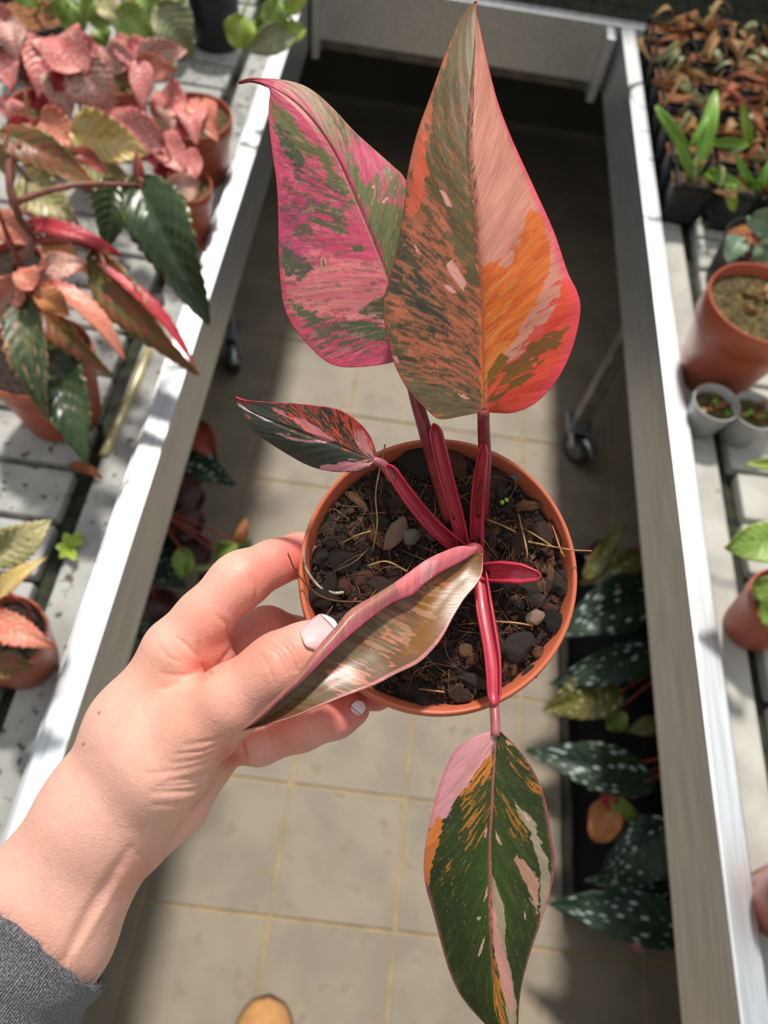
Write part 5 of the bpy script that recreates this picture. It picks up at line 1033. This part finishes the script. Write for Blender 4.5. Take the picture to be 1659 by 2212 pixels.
# sleeve
knit, nt, b_ = new_mat('grey_knit'); tc = nd(nt, 'ShaderNodeUVMap'); wv = nd(nt, 'ShaderNodeTexWave', Scale=46.0, Distortion=2.0); wv.bands_direction = 'Y'; nt.links.new(tc.outputs[0], wv.inputs[0]); n2 = nd(nt, 'ShaderNodeTexNoise', Scale=130.0, Detail=5.0); nt.links.new(tc.outputs[0], n2.inputs['Vector'])
c_ = mixc(nt, step(nt, n2.outputs[0], .38, .66), (74, 72, 77), (146, 143, 147)); c_ = mixc(nt, mth(nt, 'MULTIPLY', wv.outputs[0], .3), c_, (62, 60, 66)); nt.links.new(c_, b_.inputs['Base Color']); b_.inputs['Roughness'].default_value = 1.0; b_.inputs['Sheen Weight'].default_value = .3
bp = nd(nt, 'ShaderNodeBump', Strength=.6, Distance=.0008); nt.links.new(wv.outputs[0], bp.inputs['Height']); nt.links.new(bp.outputs[0], b_.inputs['Normal'])
V, U = [], []; NT, NS = 40, 96
for i in range(NT):
    u = i / (NT - 1); cx_, cy_ = 66 - 230 * u, 2010 + 300 * u; dpt = .2775; hw = (190 + 24 * u + 6 * math.exp(-(u / .05) ** 2)) * dpt / F; dp_ = (.0315 + .003 * u)
    C = cpt(cx_, cy_, dpt); n_ = nz([.76, .65, 0]); z_ = np.array([0, 0, 1.0]); ax_ = nz([-.61, .79, 0])
    for k in range(NS):
        a = 2 * math.pi * k / NS; wob = 1 + .025 * math.sin(5 * a + 3 * u) + .02 * math.sin(11 * u * 3 + 2 * a); hem = (.0004 * math.sin(9 * a) + .0003 * math.sin(23 * a)) * (1 if i == 0 else 0) + .021 * math.sin(a) * (1 - u) ** 2
        V.append(CAM + W2C @ (C + n_ * math.cos(a) * hw * wob + z_ * math.sin(a) * dp_ * wob + ax_ * hem)); U.append((u * 1.2, k / NS * 1.6))
fc = [(i * NS + k, i * NS + (k + 1) % NS, (i + 1) * NS + (k + 1) % NS, (i + 1) * NS + k) for i in range(NT - 1) for k in range(NS)]
sl_ = mesh_obj('sleeve', V, fc, knit, per, uv=U); sl_['label'] = 'grey knitted sleeve with frayed hem'
md = sl_.modifiers.new('thickness', 'SOLIDIFY'); md.thickness = .0022; md.offset = 0
ps = []; r2 = np.random.default_rng(4); fa = CAM + W2C @ np.array([0, 0, 0])
for k in range(420):
    q = int(r2.integers(0, NS)); b = np.array(V[q]) + r2.normal(size=3) * .0006; d = W2C @ nz([.61, -.79, 0]) + r2.normal(size=3) * .55; l = r2.uniform(.0006, .0020)
    ps.append(tube_arr(catmull([b - d * .0008, b + d * l * .5 + r2.normal(size=3) * .0003, b + d * l], 4), [.00014, .00007], 3))
v, f = merge(ps); o = mesh_obj('frayed_thread', v, f, knit, per, sl_); o['kind'] = 'stuff'
# shoe
def shoe():
    toe = PZ(580, 2166, .035); y1 = toe[1] + .008; x0 = toe[0]; root = thing('shoe', 'tan suede shoe toe on the floor at the bottom edge', 'shoe', (x0, y1 - .12, 0)); N, K = 30, 28
    def loft(zs, wf, zt, zb): pass
    V = []; 
    for i in range(N):
        u = i / (N - 1); y = y1 - .255 * u; w = .050 * (max(0, 1 - (1 - min(1, u / .30)) ** 2.2)) ** .5 * (1 - .28 * math.exp(-((u - .62) / .18) ** 2)) + .0015; ht = .03 + .028 * min(1, u / .25) ** .7 + .04 * np.clip((u - .35) / .3, 0, 1)
        for k in range(K):
            a = math.pi * k / (K - 1); V.append((x0 + w * math.cos(a) * (1 + .06 * math.sin(a)), y, .014 + ht * math.sin(a) ** .75))
    f = [tuple(q) for q in grid_faces(N, K)] + [tuple(range(K)), tuple((N - 1) * K + k for k in range(K - 1, -1, -1))]
    mesh_obj('upper', V, f, M['suede'], root)
    S_ = []
    for z, g in ((.0005, .0), (.013, .003), (.0165, .003)):
        for i in range(N):
            u = i / (N - 1); w = .050 * (max(0, 1 - (1 - min(1, u / .30)) ** 2.2)) ** .5 * (1 - .28 * math.exp(-((u - .62) / .18) ** 2)) * (1 if u < .9 else math.sqrt(max(.1, 1 - ((u - .9) / .1) ** 2 * .8))) + g
            for s in (-1, 1): S_.append((x0 + s * w, y1 + g - (.255 + 2 * g) * u, z))
    n2_ = 2 * N; loop = [2 * i for i in range(N)] + [2 * i + 1 for i in range(N - 1, -1, -1)]; f = []
    for L_ in range(2):
        for a, b in zip(loop, loop[1:] + loop[:1]): f.append((L_ * n2_ + a, L_ * n2_ + b, (L_ + 1) * n2_ + b, (L_ + 1) * n2_ + a))
    for i in range(N - 1): f.append((2 * n2_ + 2 * i, 2 * n2_ + 2 * i + 1, 2 * n2_ + 2 * i + 3, 2 * n2_ + 2 * i + 2)); f.append((2 * i, 2 * i + 2, 2 * i + 3, 2 * i + 1))
    mesh_obj('sole', S_, f, M['sole'], root, smooth=False)
shoe()
